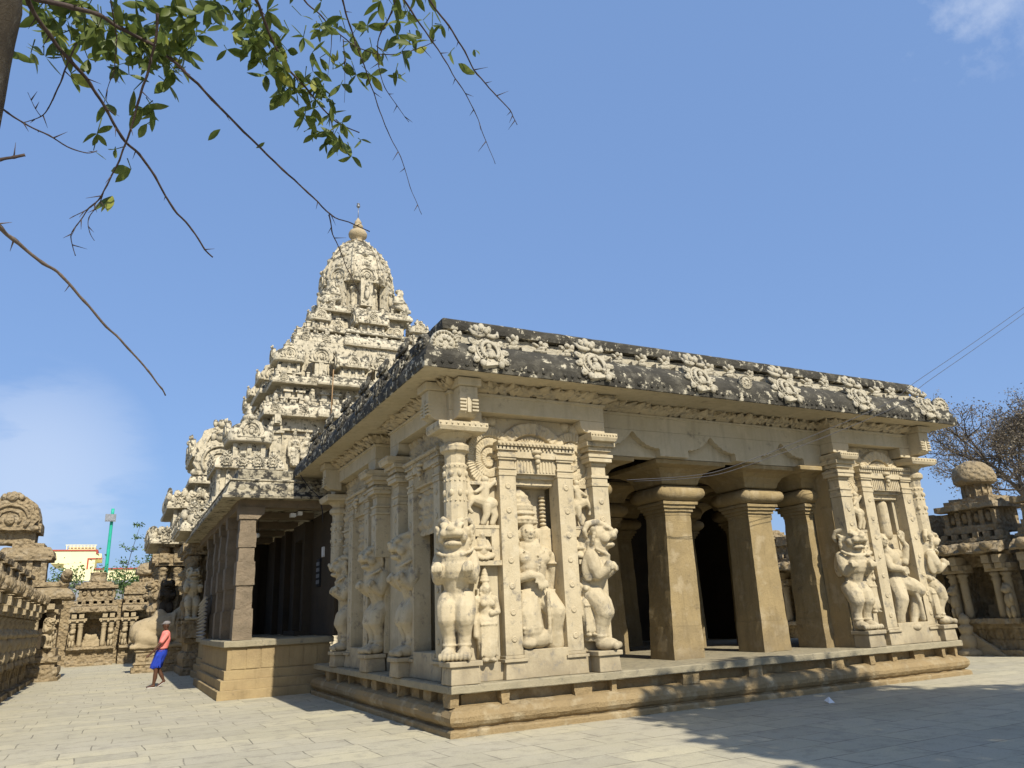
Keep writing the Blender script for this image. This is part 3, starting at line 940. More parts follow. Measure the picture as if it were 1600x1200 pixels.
def pier_face(T, cols, panels, pils, niche, deity=None, beam=None, lions=(), shade=False, seed=0., mirror=1, zt=4.56):
    """cols (u, round), panels (u0,u1), pils (u0,u1), niche (u0,u1)"""
    n0, n1 = niche
    for (u, rd) in cols: carved_column(T, u, .18, round_=rd)
    for (a, b) in pils: pilaster(T, a, b, .26, .60, zt)
    # infill panels
    mb = MB()
    for (a, b) in panels:
        mb.box(a, b, .46, .9, .727, 5.118)
    mb.box(n0 - .02, n1 + .02, .80, 1.0, .727, 4.3)
    mb.box(n0 - .02, n1 + .02, .46, .99, 4.02, 5.119)
    pbuild(mb, T, 'wall_panel', M['plaster'])
    mb = MB()
    mb.box(n0 + .002, n1 - .002, .22, .8, .727, 1.16, top=(.0, .02)); pbuild(mb, T, 'sill', M['sculpt'], bevel=.01)
    for (a, b) in panels:
        if b - a > .25:
            c = (a + b) / 2
            mb = MB(); mb.box(a + .04, b + .02, .34, .46, .727, 1.0, top=(0, .02)); pbuild(mb, T, 'base_block', M['sculpt'], bevel=.007)
            mb = MB()
            mb.box(a + .03, b + .03, .28, .46, 2.52, 2.60); mb.box(a + .03, b + .03, .33, .46, 3.13, 3.19)
            for (x0, x1) in ((a + .05, c - .15), (c + .15, b)):
                if x1 > x0: mb.box(x0, x1, .34, .46, 2.602, 3.128)
            mb.box(c - .15, c + .15, .34, .46, 3.0, 3.127); pbuild(mb, T, 'panel_shrine', M['sculpt'], bevel=.007)
            mb = MB(); mb.box(a + .03, b + .03, .36, .46, 3.88, 3.94); pbuild(mb, T, 'ledge', M['sculpt'], bevel=.007)
    # niche head: stepped lintels, tasselled cloth band, beaded cornice
    mb = MB()
    mb.box(n0 + .003, n1 - .003, .48, .79, 3.90, 4.0)
    mb.box(n0 + .003, n1 - .003, .38, .46, 4.02, 4.09)
    mb.box(n0 + .003, n1 - .003, .30, .46, 4.092, 4.36)
    mb.box(n0 - .36, n1 + .36, .18, .46, 4.565, 4.64)
    mb.box(n0 + .003, n1 - .003, .24, .46, 4.362, 4.562)
    k = n0 - .34
    while k < n1 + .36:
        mb.ell((k, .18, 4.60), .028, n=6, m=5)
        mb.box(k - .012, k + .02, .21, .3, 4.50, 4.562)
        k += .075
    k = n0 + .05
    while k < n1 - .03:
        mb.box(k, k + .03, .285, .3, 4.12, 4.33); k += .065
    c = (n0 + n1) / 2
    mb.ell((c, .22, 4.47), (.10, .08, .05)); mb.ell((c, .2, 4.38), (.07, .06, .05)); mb.ell((c, .2, 4.30), (.05, .05, .05)); mb.ell((c, .21, 4.21), (.03, .03, .05))
    pbuild(mb, T, 'niche_lintel', M['sculpt'], bevel=.004)
    # torana relief
    w0, w1 = panels[0][0] - .05, panels[-1][1] + .1
    mid = (n0 + n1) / 2
    if not shade:
        f = hfield(lambda U, Z: garland((U - mid) / (w1 - w0) * 2.45, Z - 3.92, seed), w0, w1, 3.92, 5.115, 210, 110,
                   lambda u, h, z: (u, .455 - h, z), None)
        # keep the relief clear of the niche head
        pbuild(f, T, 'carved_arch', M['sculpt'], recalc=False)
    else:
        f = hfield(lambda U, Z: ganas(U, Z, seed), w0, w1, 3.2, 5.115, 120, 110, lambda u, h, z: (u, .455 - h, z), None)
        pbuild(f, T, 'carved_arch', M['carved'], recalc=False)
    if beam: pier_beam(T, *beam)

def rot_of(T):
    return {Tf: 0, Tl: -PI / 2, Tr: PI / 2}[T]
def figure(name, me, T, u, d, z, sc, extra=0.):
    s = sc if isinstance(sc, tuple) else (sc, sc, sc)
    return put(name, me, hall, T((u, d, z)), rot_of(T) + extra, s)

# front left pier
pier_face(Tf, [(3.12, False)], [(.5, 1.10), (2.59, 2.95)], [(1.10, 1.42), (2.27, 2.59)], (1.42, 2.27), beam=(.152, 3.298), seed=1.)
carved_column(Tf, .30, .16)
lion_stand(Tf, .30, .06, .50)
figure('lion', LION, Tf, .31, .40, 1.065, (1., 1., 1.), R(-32))
lion_stand(Tf, 2.97, .06, .44)
figure('lion', LION, Tf, 2.98, .38, 1.065, (1., 1, .99), R(48))
figure('niche_deity', DEITY, Tf, 1.845, .58, 1.16, (1.2, 1.05, 1.01))
figure('attendant', ATTEND, Tf, .80, .36, 1.01, (1.12, 1., 1.04))
figure('attendant', ATTEND, Tf, 2.76, .36, 1.3, (.85, 1., .92))
figure('dwarf', DWARF, Tf, .77, .40, 2.60, (1.1, 1., 1.))
figure('dwarf', DWARF, Tf, 2.77, .40, 2.60, (1., 1., 1.))
figure('rider', RIDER, Tf, .80, .40, 3.22, (1.35, 1., 1.))
figure('rider', RIDER, Tf, 2.77, .40, 3.22, (-1.0, 1., 1.))
# stacked rings hanging beside the deity
mb = MB()
for k in range(11): mb.ell((2.16, .70, 3.05 + k * .07), (.065, .06, .032))
mb.build('hanging_garland', M['sculpt'], hall)
# side face of the same pier (in shade)
pier_face(Tl, [(3.14, False)], [(.52, .95), (2.62, 2.96)], [(.95, 1.25), (2.32, 2.62)], (1.25, 2.32), beam=(.152, 3.398), seed=2., shade=True)
lion_stand(Tl, 2.70, -.0, .5)
figure('lion', LION, Tl, 2.70, .36, 1.065, (1., 1., 1.0), R(0))
figure('attendant', ATTEND, Tl, 1.8, .72, 1.16, (1.4, 1., 1.75))
figure('dwarf', DWARF, Tl, .72, .42, 2.60, 1.)
# second side pier
pier_face(Tl, [(4.62, False), (8.2, True)], [(4.85, 5.3), (6.95, 7.95)], [(5.3, 5.62), (6.6, 6.95)], (5.62, 6.6), beam=(4.452, 8.398), seed=3., shade=True)
for (u, a) in ((4.78, R(10)), (7.35, R(-8))):
    lion_stand(Tl, u, .02, .5)
    figure('lion', LION, Tl, u, .36, 1.065, (1., 1., .98), a)
figure('attendant', ATTEND, Tl, 6.1, .72, 1.16, (1.5, 1., 1.8))
# front right pier
pier_face(Tf, [(9.66, False), (12.24, True)], [(9.80, 10.33), (12.03, 12.12)], [(10.33, 10.66), (11.70, 12.03)], (10.66, 11.70), beam=(9.452, 12.348), seed=5.)
lion_stand(Tf, 9.72, .08, .50)
figure('lion', LION, Tf, 9.72, .42, 1.065, (1., 1., .96), R(-8))
lion_stand(Tf, 12.16, .08, .42)
figure('lion', LION, Tf, 12.20, .42, 1.065, (1., 1., .96), R(75))
figure('niche_dancer', DANCER, Tf, 11.22, .52, .98, (1., 1., .97))
figure('attendant', ATTEND, Tf, 10.08, .36, 1.4, (.9, 1., 1.))
figure('attendant', ATTEND, Tf, 12.04, .30, 1.2, (.8, 1., 1.))
figure('rider', RIDER, Tf, 10.08, .38, 3.22, (1.1, 1., 1.))
figure('dwarf', DWARF, Tf, 10.08, .38, 2.60, 1.)
# right side of the hall, same scheme, seen only from the side
pier_face(Tr, [(3.14, False)], [(.52, .95), (2.62, 2.96)], [(.95, 1.25), (2.32, 2.62)], (1.25, 2.32), beam=(.152, 3.398), seed=2.5, shade=True)
lion_stand(Tr, 2.9, -.0, .5); figure('lion', LION, Tr, 2.9, .36, 1.065, 1.)
# wall cores
for bx in ((.98, 3.28, .99, 1.25, .727, 5.3), (.98, 1.24, 1.25, 3.38, .727, 5.3), (.50, .60, 3.402, 4.448, .727, 5.119), (.60, .64, 4.6, 8.39, .727, 5.3), (.66, .9, 8.41, 9.34, .727, 5.119),
           (9.80, 11.5, .99, 1.25, .727, 5.3), (11.26, 11.5, 1.25, 3.38, .727, 5.3), (3.02, 3.29, .47, .985, .727, 5.117), (9.462, 9.76, .47, .985, .727, 5.117),
           (.47, .98, 3.1, 3.39, .727, 5.117), (.47, .97, 4.46, 4.8, .727, 5.117), (.48, .98, 7.95, 8.385, .727, 5.117)):
    mb = MB(); mb.box(*bx); mb.build('wall', M['pillar' if bx[0] == 9.462 else 'plaster'], hall)
mb = MB()
mb.box(.7, 11.8, 9.05, 9.3, .727, 5.1)
mb.box(11.85, 12.2, 6.2, 8.38, .727, 5.1)
mb.box(.7, 11.8, 1.3, 9.0, 5.122, 5.5)
for x in (3.4, 5.7, 8., 10.3): mb.box(x - .25, x + .25, 1.4, 9., 4.62, 5.12)
for y in (4.2, 6.8): mb.box(.7, 11.8, y - .25, y + .25, 4.63, 5.118)
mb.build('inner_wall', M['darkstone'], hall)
corbel(Tf, .38, -.13); corbel(Tl, .44, -.16); corbel(Tf, 12.28, -.13); corbel(Tl, 7.75, -.16)

# bay head with three incised ogee arches
def ogee(cx, w=.64, z0=4.70, z1=5.05, n=22):
    """points left to right of a scalloped ogee"""
    L = []
    for k in range(n + 1):
        t = k / n
        e = (1 - t)
        z = z0 + .06 + (z1 - z0 - .02) * (t ** 2.3)
        x = cx - w * e ** 1.0
        z += .026 * abs(math.sin(t * PI * 6))
        L.append((x, z))
    Rr = [(2 * cx - x, z) for x, z in L[::-1][1:]]
    return [(cx - w, z0 - .01)] + L + Rr + [(cx + w, z0 - .01)]
mb = MB()
pts = [(3.302, 5.117), (3.302, 4.625)]
for c in (4.2, 6.2, 8.22): pts += [(c - .64, 4.625)] + ogee(c)[1:-1] + [(c + .64, 4.625)]
pts += [(9.448, 4.625), (9.448, 5.117)]
mb.prism(pts, 'y', .50, .66)
mb.box(3.303, 9.447, .662, .9, 4.62, 5.116)
mb.build('bay_beam', M['plaster'], hall)

# bay pillars
def bay_pillar(x, y=1.57, lean=.045, w=.37, broken=0., mat='pillar', full=True, parent=hall):
    mb = MB()
    z0 = .727
    mb.box(x - w - .015, x + w + .015, y - w - .015, y + w + .015, z0, 1.35, top=(.01, .01))
    mb.box(x - w, x + w, y - w, y + w, 1.352, 3.56, top=(.04, .04))
    s = MB()
    for (e, za, zb) in ((.0, 3.562, 3.63), (.035, 3.632, 3.70), (.075, 3.702, 3.77), (.115, 3.772, 3.83)):
        s.box(x - w - e + .03, x + w + e - .03, y - w - e + .03, y + w + e - .03, za, zb)
    mb.merge(s)
    def sh(p): return Vector((p.x + lean * max(0, p.z - .727), p.y, p.z))
    mb.tf(sh)
    o = mb.build('bay_pillar', M[mat], parent, rough=(.16, .013 + broken, 3.5), bevel=.0)
    o2 = MB()
    prof = [(-.06, 3.835), (.10, 3.85), (.18, 3.90), (.215, 3.96), (.22, 4.02), (.20, 4.09), (.13, 4.15), (-.02, 4.175)]
    o2.rect(x - w + .02, x + w - .02, y - w + .02, y + w - .02, prof, seg=.15, amp=.004, smooth=True)
    o2.tf(sh); c = o2.build('cushion', M[mat], None); c.parent = o; WLOC[c.name] = WLOC[o.name]
    for v in c.data.vertices: v.co -= WLOC[o.name]
    o3 = MB()
    xx = x + lean * 3.4
    o3.rect(xx - .45, xx + .45, y - .45, y + .45, [(0, 4.18), (.03, 4.20), (.06, 4.30), (.13, 4.40), (.26, 4.48), (.46, 4.52), (.465, 4.60), (.45, 4.615)], seg=.4, amp=.004)
    c = o3.build('abacus', M[mat], None, bevel=.01); c.parent = o
    for v in c.data.vertices: v.co -= WLOC[o.name]
    return o
bay_pillar(5.60); bay_pillar(7.98, lean=.02); bay_pillar(9.58, y=1.36, lean=.0, broken=.008); bay_pillar(3.35, lean=.01)
for y in (4.2, 6.8):
    for x in (3.4, 5.7, 8.0, 10.3): bay_pillar(x, y, 0., .33)
# black folding stand leaning inside the bay
st = MB()
for (a, b) in (((9.1, 2.5, .73), (9.55, 2.6, 2.9)), ((9.1, 2.9, .73), (9.5, 2.7, 2.9)), ((9.85, 2.7, .73), (9.55, 2.65, 2.9)), ((9.12, 2.52, 1.1), (9.75, 2.7, 1.25)), ((9.3, 2.6, 1.8), (9.7, 2.65, 1.8))):
    st.tube([a, b], .022, 6)
tag(st.build('folding_stand', M['iron'], None, loc=(9.5, 2.7, .73)), 'black metal folding stand standing in the dark bay beside the rightmost brown pillar', 'stand')
# ------------------------------------------------------------------ porch with granite pillars beside the hall
porch = thing('pillared_porch', (-.6, 15.2, 0), 'dark open porch with rough granite pillars on a stepped yellow stone platform', 'porch')
PL = [(-2.05, 9.8), (.6, 9.8), (.6, 21.0), (-1.75, 21.0), (-1.75, 16.0), (-2.05, 16.0)]
mb = MB()
mb.poly(PL, [(.17, .0), (.17, .205), (.15, .215), (.10, .217)], seg=.2, amp=.012, fq=5, cap0=False, cap1=True)
mb.poly(PL, [(.09, .22), (.09, .44), (.07, .45), (.02, .452)], seg=.2, amp=.010, fq=5, cap0=False, cap1=True)
mb.poly(PL, [(.01, .455), (.01, .66), (.0, .67), (-.06, .672)], seg=.2, amp=.010, fq=5, cap0=False, cap1=True)
mb.poly(PL, [(-.04, .674), (-.04, 1.215)], seg=.2, amp=.008, fq=4, cap0=False, cap1=True)
for i in range(7):                                          # joints: slightly proud blocks
    x = -1.9 + i * .36
    mb.box(x, x + .33, 9.825, 9.85, .70 + .0 * i, 1.19)
mb.build('platform', M['porchbase'], porch)
mb = MB()
mb.poly([(x, y) for x, y in PL], [(.04, 1.218), (.06, 1.235), (.06, 1.36), (.03, 1.38), (-.4, 1.385)], seg=.15, amp=.012, fq=5)
mb.build('platform_slab', M['slab'], porch)
def porch_pillar(x, y, w=.225, z1=4.46):
    mb = MB()
    zz = [1.386, 2.15, 2.75, 3.35, 3.72, 4.1, z1]
    for k in range(len(zz) - 1):
        e = (.015, -.02, .01, -.025, .0, -.02)[k]
        mb.box(x - w - e, x + w + e, y - w - e, y + w + e, zz[k] + .001, zz[k + 1] - .001, top=(.004, .004))
    return mb
def build_pillar(x, y):
    o = porch_pillar(x, y).build('pillar', M['granite'], porch, rough=(.11, .012, 8))
    b = MB(); b.prism([(x - .24, 4.462), (x + .24, 4.462), (x + .40, 4.62), (x + .42, 4.79), (x - .26, 4.79)], 'y', y - .24, y + .24)
    c = b.build('bracket', M['granite'], porch, rough=(.12, .012, 6))
    for v in c.data.vertices: pass
    c.parent = o; c.location = (0, 0, 0)
    return o
for y in (10.1, 12.5, 14.3, 16.4, 18.6): build_pillar(-1.68 if y < 15 else -1.62, y)
mb = MB()
mb.box(-1.92, .58, 9.9, 10.3, 4.79, 4.99); mb.box(-1.92, -1.5, 10.302, 21, 4.79, 4.99)
for y in (12.3, 14.7, 17.1, 19.4): mb.box(-1.498, .58, y, y + .35, 4.80, 4.98)
mb.box(-1.95, .6, 9.88, 21.0, 4.992, 5.15)
mb.build('ceiling_beam', M['granite'], porch, rough=(.3, .008, 4))
ROOFP = [(-2.0, 9.85), (.62, 9.85), (.62, 21.2), (-2.0, 21.2)]
mb = MB()
mb.poly(ROOFP, [(.1, 4.99), (.42, 4.97), (.43, 5.03), (.40, 5.05), (.34, 5.10), (.30, 5.22), (.26, 5.36), (.20, 5.44), (.24, 5.46), (.23, 5.50), (.04, 5.53), (.02, 5.56), (.02, 5.78), (-.02, 5.80)], seg=.14, amp=.014, fq=5, cap0=True)
for i in range(9):                                          # faded shell medallions
    x = -1.95 + i * .31
    mb.ell((x, 9.56, 5.24), (.13, .05, .115), (.15, 0, 0), n=10, m=6)
mb.build('roof', M['porchroof'], porch)
mb = MB()
mb.box(.55, .75, 9.36, 22, 1.386, 4.79); mb.box(-1.3, .54, 20.2, 20.4, 1.386, 4.79)
mb.box(.30, .549, 12.2, 12.5, 1.387, 4.7); mb.box(.30, .549, 13.6, 13.9, 1.387, 4.7); mb.box(.1, .30, 12.2, 13.9, 1.387, 1.52); mb.box(.3, .549, 12.5, 13.6, 4.2, 4.69)
for y in (15.5, 17.5): mb.box(.35, .549, y, y + .3, 1.387, 4.79)
mb.box(-1.0, -.6, 20.05, 20.199, 1.386, 4.7); mb.box(-.2, .2, 20.05, 20.199, 1.386, 4.7)
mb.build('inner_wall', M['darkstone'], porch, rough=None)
tag(MB().box(.518, .548, 12.52, 13.58, 1.53, 4.19).build('door', M['iron'], porch))
tag(MB().box(.50, .549, 10.62, 10.80, 3.52, 3.80).build('junction_box', M['white'], None, loc=(.52, 10.7, 3.5)), 'small white electrical box fixed high on the dark porch wall', 'switch box')
nb = thing('notice_board', (.52, 11.2, 2.7), 'dark framed notice board hanging on the porch wall below the white box', 'notice board')
MB().box(.50, .549, 10.98, 11.36, 2.72, 3.5).build('board', M['iron'], nb)
mb = MB()
for k in range(4): mb.box(.485, .499, 11.0, 11.34, 2.80 + k * .17, 2.90 + k * .17)
mb.build('panel', M['metal'], nb)
lb = thing('light_bulb', (-1.1, 12.0, 4.2), 'bare white bulb hanging from the dark porch ceiling', 'light bulb')
mb = MB(); mb.ell((-1.1, 12., 4.26), (.06, .06, .07)); mb.build('bulb', M['white'], lb)
mb = MB(); mb.tube([(-1.1, 12., 4.33), (-1.1, 12., 4.80)], .012, 5); mb.build('flex', M['cable'], lb)
mb = MB()
mb.tube([(-.52, 9.35, 5.70), (-.42, 9.3, 5.5), (-.22, 9.25, 5.22), (.02, 9.15, 4.98), (.10, 9.1, 4.6), (.12, 9.1, 4.3)], .014, 6)
tag(mb.build('cable', M['cable'], None, loc=(-.2, 9.2, 5.2)), 'black cable drooping from the eave corner across the plaster beside the porch roof', 'cable')
spot = thing('spotlight', (-.4, 10.6, 4.6), 'pair of small white spotlights fixed under the porch ceiling', 'spotlight')
mb = MB(); mb.box(-.50, -.36, 10.3, 10.5, 4.60, 4.70); mb.build('lamp_head', M['white'], spot)
mb = MB(); mb.box(-.30, -.18, 10.3, 10.5, 4.65, 4.75); mb.build('lamp_head', M['white'], spot)
mb = MB(); mb.tube([(-.43, 10.4, 4.7), (-.24, 10.4, 4.79), (.3, 10.4, 4.78)], .012, 5); mb.build('bracket', M['cable'], spot)
# corrugated sheet leaning on the porch edge
z_ = MB(); vs = []; fs = []
NU, NV = 60, 5
for j in range(NV):
    for i in range(NU):
        t = i / (NU - 1); q = j / (NV - 1)
        vs.append((-2.02 + .05 * math.sin(t * 2 * PI * 11) - .0 * q, 15.9 + q * 2.3, 1.40 + t * 1.35 - .25 * q * t))
for j in range(NV - 1):
    for i in range(NU - 1): fs.append((j * NU + i, j * NU + i + 1, (j + 1) * NU + i + 1, (j + 1) * NU + i))
z_.add(vs, fs, True)
o = z_.build('corrugated_sheet', M['zinc'], None, loc=(-2.02, 17, 1.4), recalc=False)
md = o.modifiers.new('thick', 'SOLIDIFY'); md.thickness = .012
tag(o, 'grey corrugated metal sheet standing on the porch edge between pillars', 'metal sheet')

# ------------------------------------------------------------------ miniature shrine pieces for the tower
def ksc(mb, fn): return mb.tf(fn)
def domelet(mb, cx, cy, z, s, n=16, kud=True, fin=True):
    """small domed pavilion (kuta), s = half width of its eave"""
    mb.box(cx - s * .82, cx + s * .82, cy - s * .82, cy + s * .82, z, z + s * .16)
    mb.box(cx - s * .60, cx + s * .60, cy - s * .60, cy + s * .60, z + s * .16, z + s * .80)
    for sx in (-1, 1):
        for sy in (-1, 1):
            mb.box(cx + sx * s * .62 - s * .1, cx + sx * s * .62 + s * .1, cy + sy * s * .62 - s * .1, cy + sy * s * .62 + s * .1, z + s * .16, z + s * .80)
    for sx, sy in ((-1, 0), (1, 0), (0, -1), (0, 1)):
        mb.box(cx + sx * s * .62 - s * .09, cx + sx * s * .62 + s * .09, cy + sy * s * .62 - s * .09, cy + sy * s * .62 + s * .09, z + s * .16, z + s * .78)
    prof = [(.70, .80), (1.0, .82), (1.04, .90), (1.02, 1.0), (1.03, 1.12), (.99, 1.32), (.86, 1.56), (.66, 1.74), (.42, 1.84), (.22, 1.88)]
    pts = []
    for (r, zz) in prof: pts.append((r * s, z + zz * s))
    # rounded square plan
    vs = []; N = 24
    for (r, zz) in pts:
        for q in range(N):
            a = 2 * PI * (q + .5) / N
            k = (abs(math.cos(a)) ** 5 + abs(math.sin(a)) ** 5) ** (-1 / 5)
            k = min(k, 1.22)
            vs.append((cx + r * k * math.cos(a), cy + r * k * math.sin(a), zz))
    fs = []
    for r in range(len(pts) - 1):
        for q in range(N): fs.append((r * N + q, r * N + (q + 1) % N, (r + 1) * N + (q + 1) % N, (r + 1) * N + q))
    fs.append(tuple(range((len(pts) - 1) * N, len(pts) * N))); fs.append(tuple(range(N))[::-1])
    mb.add(vs, fs, True)
    if fin:
        mb.lathe((cx, cy, z), [(s * .20, s * 1.86), (s * .30, s * 1.93), (s * .16, s * 2.02), (s * .30, s * 2.14), (s * .30, s * 2.26), (s * .14, s * 2.38), (s * .17, s * 2.42), (s * .03, s * 2.66)], 12)
    if kud:
        for (dx, dy, a) in ((0, -1, 0), (-1, 0, -PI / 2), (1, 0, PI / 2)):
            q = MB(); gable(q, s * .55)
            ca, sa = math.cos(a), math.sin(a)
            mb.merge(q, lambda p: Vector((cx + dx * s * .98 + p.x * ca - p.y * sa, cy + dy * s * .98 + p.x * sa + p.y * ca, z + s * 1.08 + p.z)))
    return mb
def gable(mb, r):
    """horseshoe gable facing -Y, radius r, origin at its lower centre"""
    pts = []
    for k in range(17):
        a = R(-35 + k * 250 / 16)
        q = r * (1 + .06 * math.cos(a * 8))
        pts.append((q * math.cos(a), r * .5 + q * math.sin(a)))
    mb.prism(pts, 'y', -r * .12, r * .25)
    mb.tube([(r * .70 * math.cos(R(a)), -r * .17, r * .5 + r * .70 * math.sin(R(a))) for a in range(-35, 216, 25)], r * .075, 5)
    mb.tube([(r * .40 * math.cos(R(a)), -r * .16, r * .5 + r * .42 * math.sin(R(a))) for a in range(-35, 216, 25)], r * .055, 5)
    mb.ell((0, -r * .15, r * .42), (r * .2, r * .15, r * .28), n=8, m=6)
    mb.ell((0, -r * .1, r * 1.6), (r * .25, r * .2, r * .22), n=7, m=5)
    for s in (-1, 1): mb.ell((s * r * .95, -r * .05, r * .02), (r * .2, r * .15, r * .16), n=7, m=5); mb.ell((s * r * .3, -r * .05, r * 1.62), (r * .12, r * .1, r * .2), n=6, m=5)
def barrel(mb, x0, x1, cy, z, s, axis='x'):
    """oblong barrel-vaulted pavilion (sala): length x0..x1, half depth s"""
    q = MB()
    q.box(x0, x1, -s * .8, s * .8, 0, s * .16); q.box(x0 + s * .2, x1 - s * .2, -s * .6, s * .6, s * .16, s * .78)
    k = x0 + s * .35
    n = max(2, int((x1 - x0) / (s * .55)))
    for i in range(n):
        xx = x0 + s * .35 + i * (x1 - x0 - s * .7) / (n - 1)
        q.box(xx - s * .08, xx + s * .08, -s * .72, s * .72, s * .16, s * .78)
    pts = [(-s * 1.02, s * .8), (-s * 1.05, s * .92), (-s * .98, s * 1.1), (-s * .9, s * 1.35), (-s * .62, s * 1.66), (-s * .25, s * 1.84), (s * .25, s * 1.84), (s * .62, s * 1.66), (s * .9, s * 1.35), (s * .98, s * 1.1), (s * 1.05, s * .92), (s * 1.02, s * .8)]
    q.prism(pts[::-1], 'x', x0 + s * .05, x1 - s * .05)
    for (xx, sg) in ((x0, -1), (x1, 1)):
        g_ = MB(); gable(g_, s * .85)
        q.merge(g_, lambda p: Vector((xx + sg * (-p.y) * 1., p.x, s * .78 + p.z * 1.0)))
    n = max(1, int((x1 - x0) / (s * 1.3)))
    for i in range(n):
        xx = x0 + (i + 1) * (x1 - x0) / (n + 1)
        g_ = MB(); gable(g_, s * .5); q.merge(g_, lambda p: Vector((xx + p.x, -s * 1.0 + p.y, s * .95 + p.z)))
        q.lathe((xx, 0, 0), [(s * .2, s * 1.82), (s * .12, s * 1.95), (s * .22, s * 2.08), (s * .1, s * 2.22), (s * .02, s * 2.45)], 10)
    if axis == 'x': mb.merge(q, lambda p: Vector((p.x, cy + p.y, z + p.z)))
    else: mb.merge(q, lambda p: Vector((cy + p.y, p.x, z + p.z)))
    return mb

def kapota(mb, rect_, z, h, off, seg=.22, amp=.03, fq=3.):
    """curved eave round a rectangle"""
    x0, x1, y0, y1 = rect_
    mb.rect(x0, x1, y0, y1, [(0, z), (off, z - .02), (off + .02, z + h * .12), (off + .0, z + h * .35), (off * .8, z + h * .7), (off * .45, z + h * .92), (0, z + h)], seg=seg, amp=amp, fq=fq)
    return mb

tower = thing('temple_tower', (6.2, 28.6, 0), 'tall tapering cream stone tower with stacked carved tiers, dome and brass pinnacle', 'temple tower')
CX, CY = 6.2, 28.6
def sq(w): return (CX - w, CX + w, CY - w, CY + w)
T_ = M['tower']
mb = MB(); mb.box(*sq(5.0), 0, 11.0)
mb.build('main_wall', T_, tower)
# wall articulation at the visible top of the main wall
mb = MB()
for (x0, x1) in ((.85, 1.35), (3.3, 3.8), (5.2, 5.7), (6.7, 7.2)):
    mb.box(x0, x1, 23.25, 23.65, 0, 10.1); mb.box(x0 - .12, x1 + .12, 23.13, 23.65, 10.102, 10.2); mb.box(x0 - .03, x1 + .03, 23.2, 23.65, 10.202, 10.45); mb.box(x0 + .05, x1 - .05, 23.0, 23.65, 10.452, 10.9)
    mb.box(x0 + .12, x1 - .12, 22.86, 23.1, 10.5, 10.9)
for (y0, y1) in ((23.7, 24.2), (26.2, 26.7), (29, 29.5)):
    mb.box(.85, 1.2, y0, y1, 0, 10.1); mb.box(.73, 1.2, y0 - .1, y1 + .1, 10.102, 10.2); mb.box(.6, 1.2, y0 + .05, y1 - .05, 10.452, 10.9)
mb.box(1.0, 11, 23.4, 23.6, 10.3, 10.98); mb.box(1.05, 1.19, 23.6, 33, 10.3, 10.98)
mb.build('main_pilasters', T_, tower, rough=(.3, .02, 3))
put('wall_figure', ATTEND, tower, (2.0, 23.35, 8.6), 0, (1.4, 1.2, 1.25), mat=T_)
put('wall_figure', ATTEND, tower, (2.55, 23.3, 8.5), .3, (1.6, 1.4, 1.3), mat=T_)
put('wall_figure', ATTEND, tower, (4.5, 23.35, 8.6), 0, (1.4, 1.2, 1.2), mat=T_)

def frieze_blocks(mb, w, z, h, n, d=.0, dep=.35, wid=.28):
    """row of little posts with caps and lion heads between, on the front and left faces"""
    for i in range(n):
        t = -w + wid + i * (2 * w - 2 * wid) / (n - 1)
        for (fx) in (0, 1):
            a, b = (CX + t - wid / 2, CX + t + wid / 2)
            if fx == 0:
                bx = lambda e, z0, z1: mb.box(a - e, b + e, CY - w - dep * .5 - e, CY - w + .3, z0, z1)
            else:
                a, b = (CY + t - wid / 2, CY + t + wid / 2)
                bx = lambda e, z0, z1: mb.box(CX - w - dep * .5 - e, CX - w + .3, a - e, b + e, z0, z1)
            if i % 3 == 2:
                if fx == 0: mb.ell(((a + b) / 2, CY - w - .12, z + h * .5), (.16, .2, h * .42), n=8, m=6); mb.ell(((a + b) / 2, CY - w - .22, z + h * .8), (.11, .12, .12), n=8, m=6)
                else: mb.ell((CX - w - .12, (a + b) / 2, z + h * .5), (.2, .16, h * .42), n=8, m=6); mb.ell((CX - w - .22, (a + b) / 2, z + h * .8), (.12, .11, .12), n=8, m=6)
            else:
                bx(0, z, z + h * .62); bx(.08, z + h * .62, z + h * .72); bx(-.02, z + h * .72, z + h * .86)
def ledge_bits(mb, w, z, seed, dz=.25, sz=.16, step=.42):
    r_ = random.Random(seed)
    t = -w
    while t < w:
        t_ = t
        for f in (0, 1):
            c = (CX + t, CY - w - .02, z) if f == 0 else (CX - w - .02, CY + t, z)
            s = r_.uniform(.55, .95) * sz
            if r_.random() < .45:
                q = s * .8
                mb.box(c[0] - q, c[0] + q, c[1] - q, c[1] + q, c[2] - .05, c[2] + dz * .8); mb.box(c[0] - q * 1.35, c[0] + q * 1.35, c[1] - q * 1.35, c[1] + q * 1.35, c[2] + dz * .8, c[2] + dz * 1.05)
                continue
            mb.ell((c[0] + r_.uniform(-.05, .05), c[1], c[2] + r_.uniform(0, dz)), (s * r_.uniform(.6, 1), s * .8, s * r_.uniform(.8, 1.5)), n=7, m=5)
            if r_.random() < .5: mb.ell((c[0] + .1, c[1] - .05, c[2] + dz * .7), s * .5, n=6, m=5)
        t += step * r_.uniform(.7, 1.3)
LEV = [  # w core, z0, z1, cornice w, z, h
    (4.9, 11.0, 12.6), (4.35, 12.6, 15.2), (3.2, 15.2, 17.8), (1.9, 17.6, 18.4)]
mb = MB()
mb.box(*sq(4.85), 11.001, 12.6); mb.box(*sq(4.25), 12.601, 15.2); mb.box(*sq(3.0), 15.201, 16.6); mb.box(*sq(2.15), 16.601, 18.0)
mb.build('core_wall', T_, tower, rough=(.5, .03, 2))
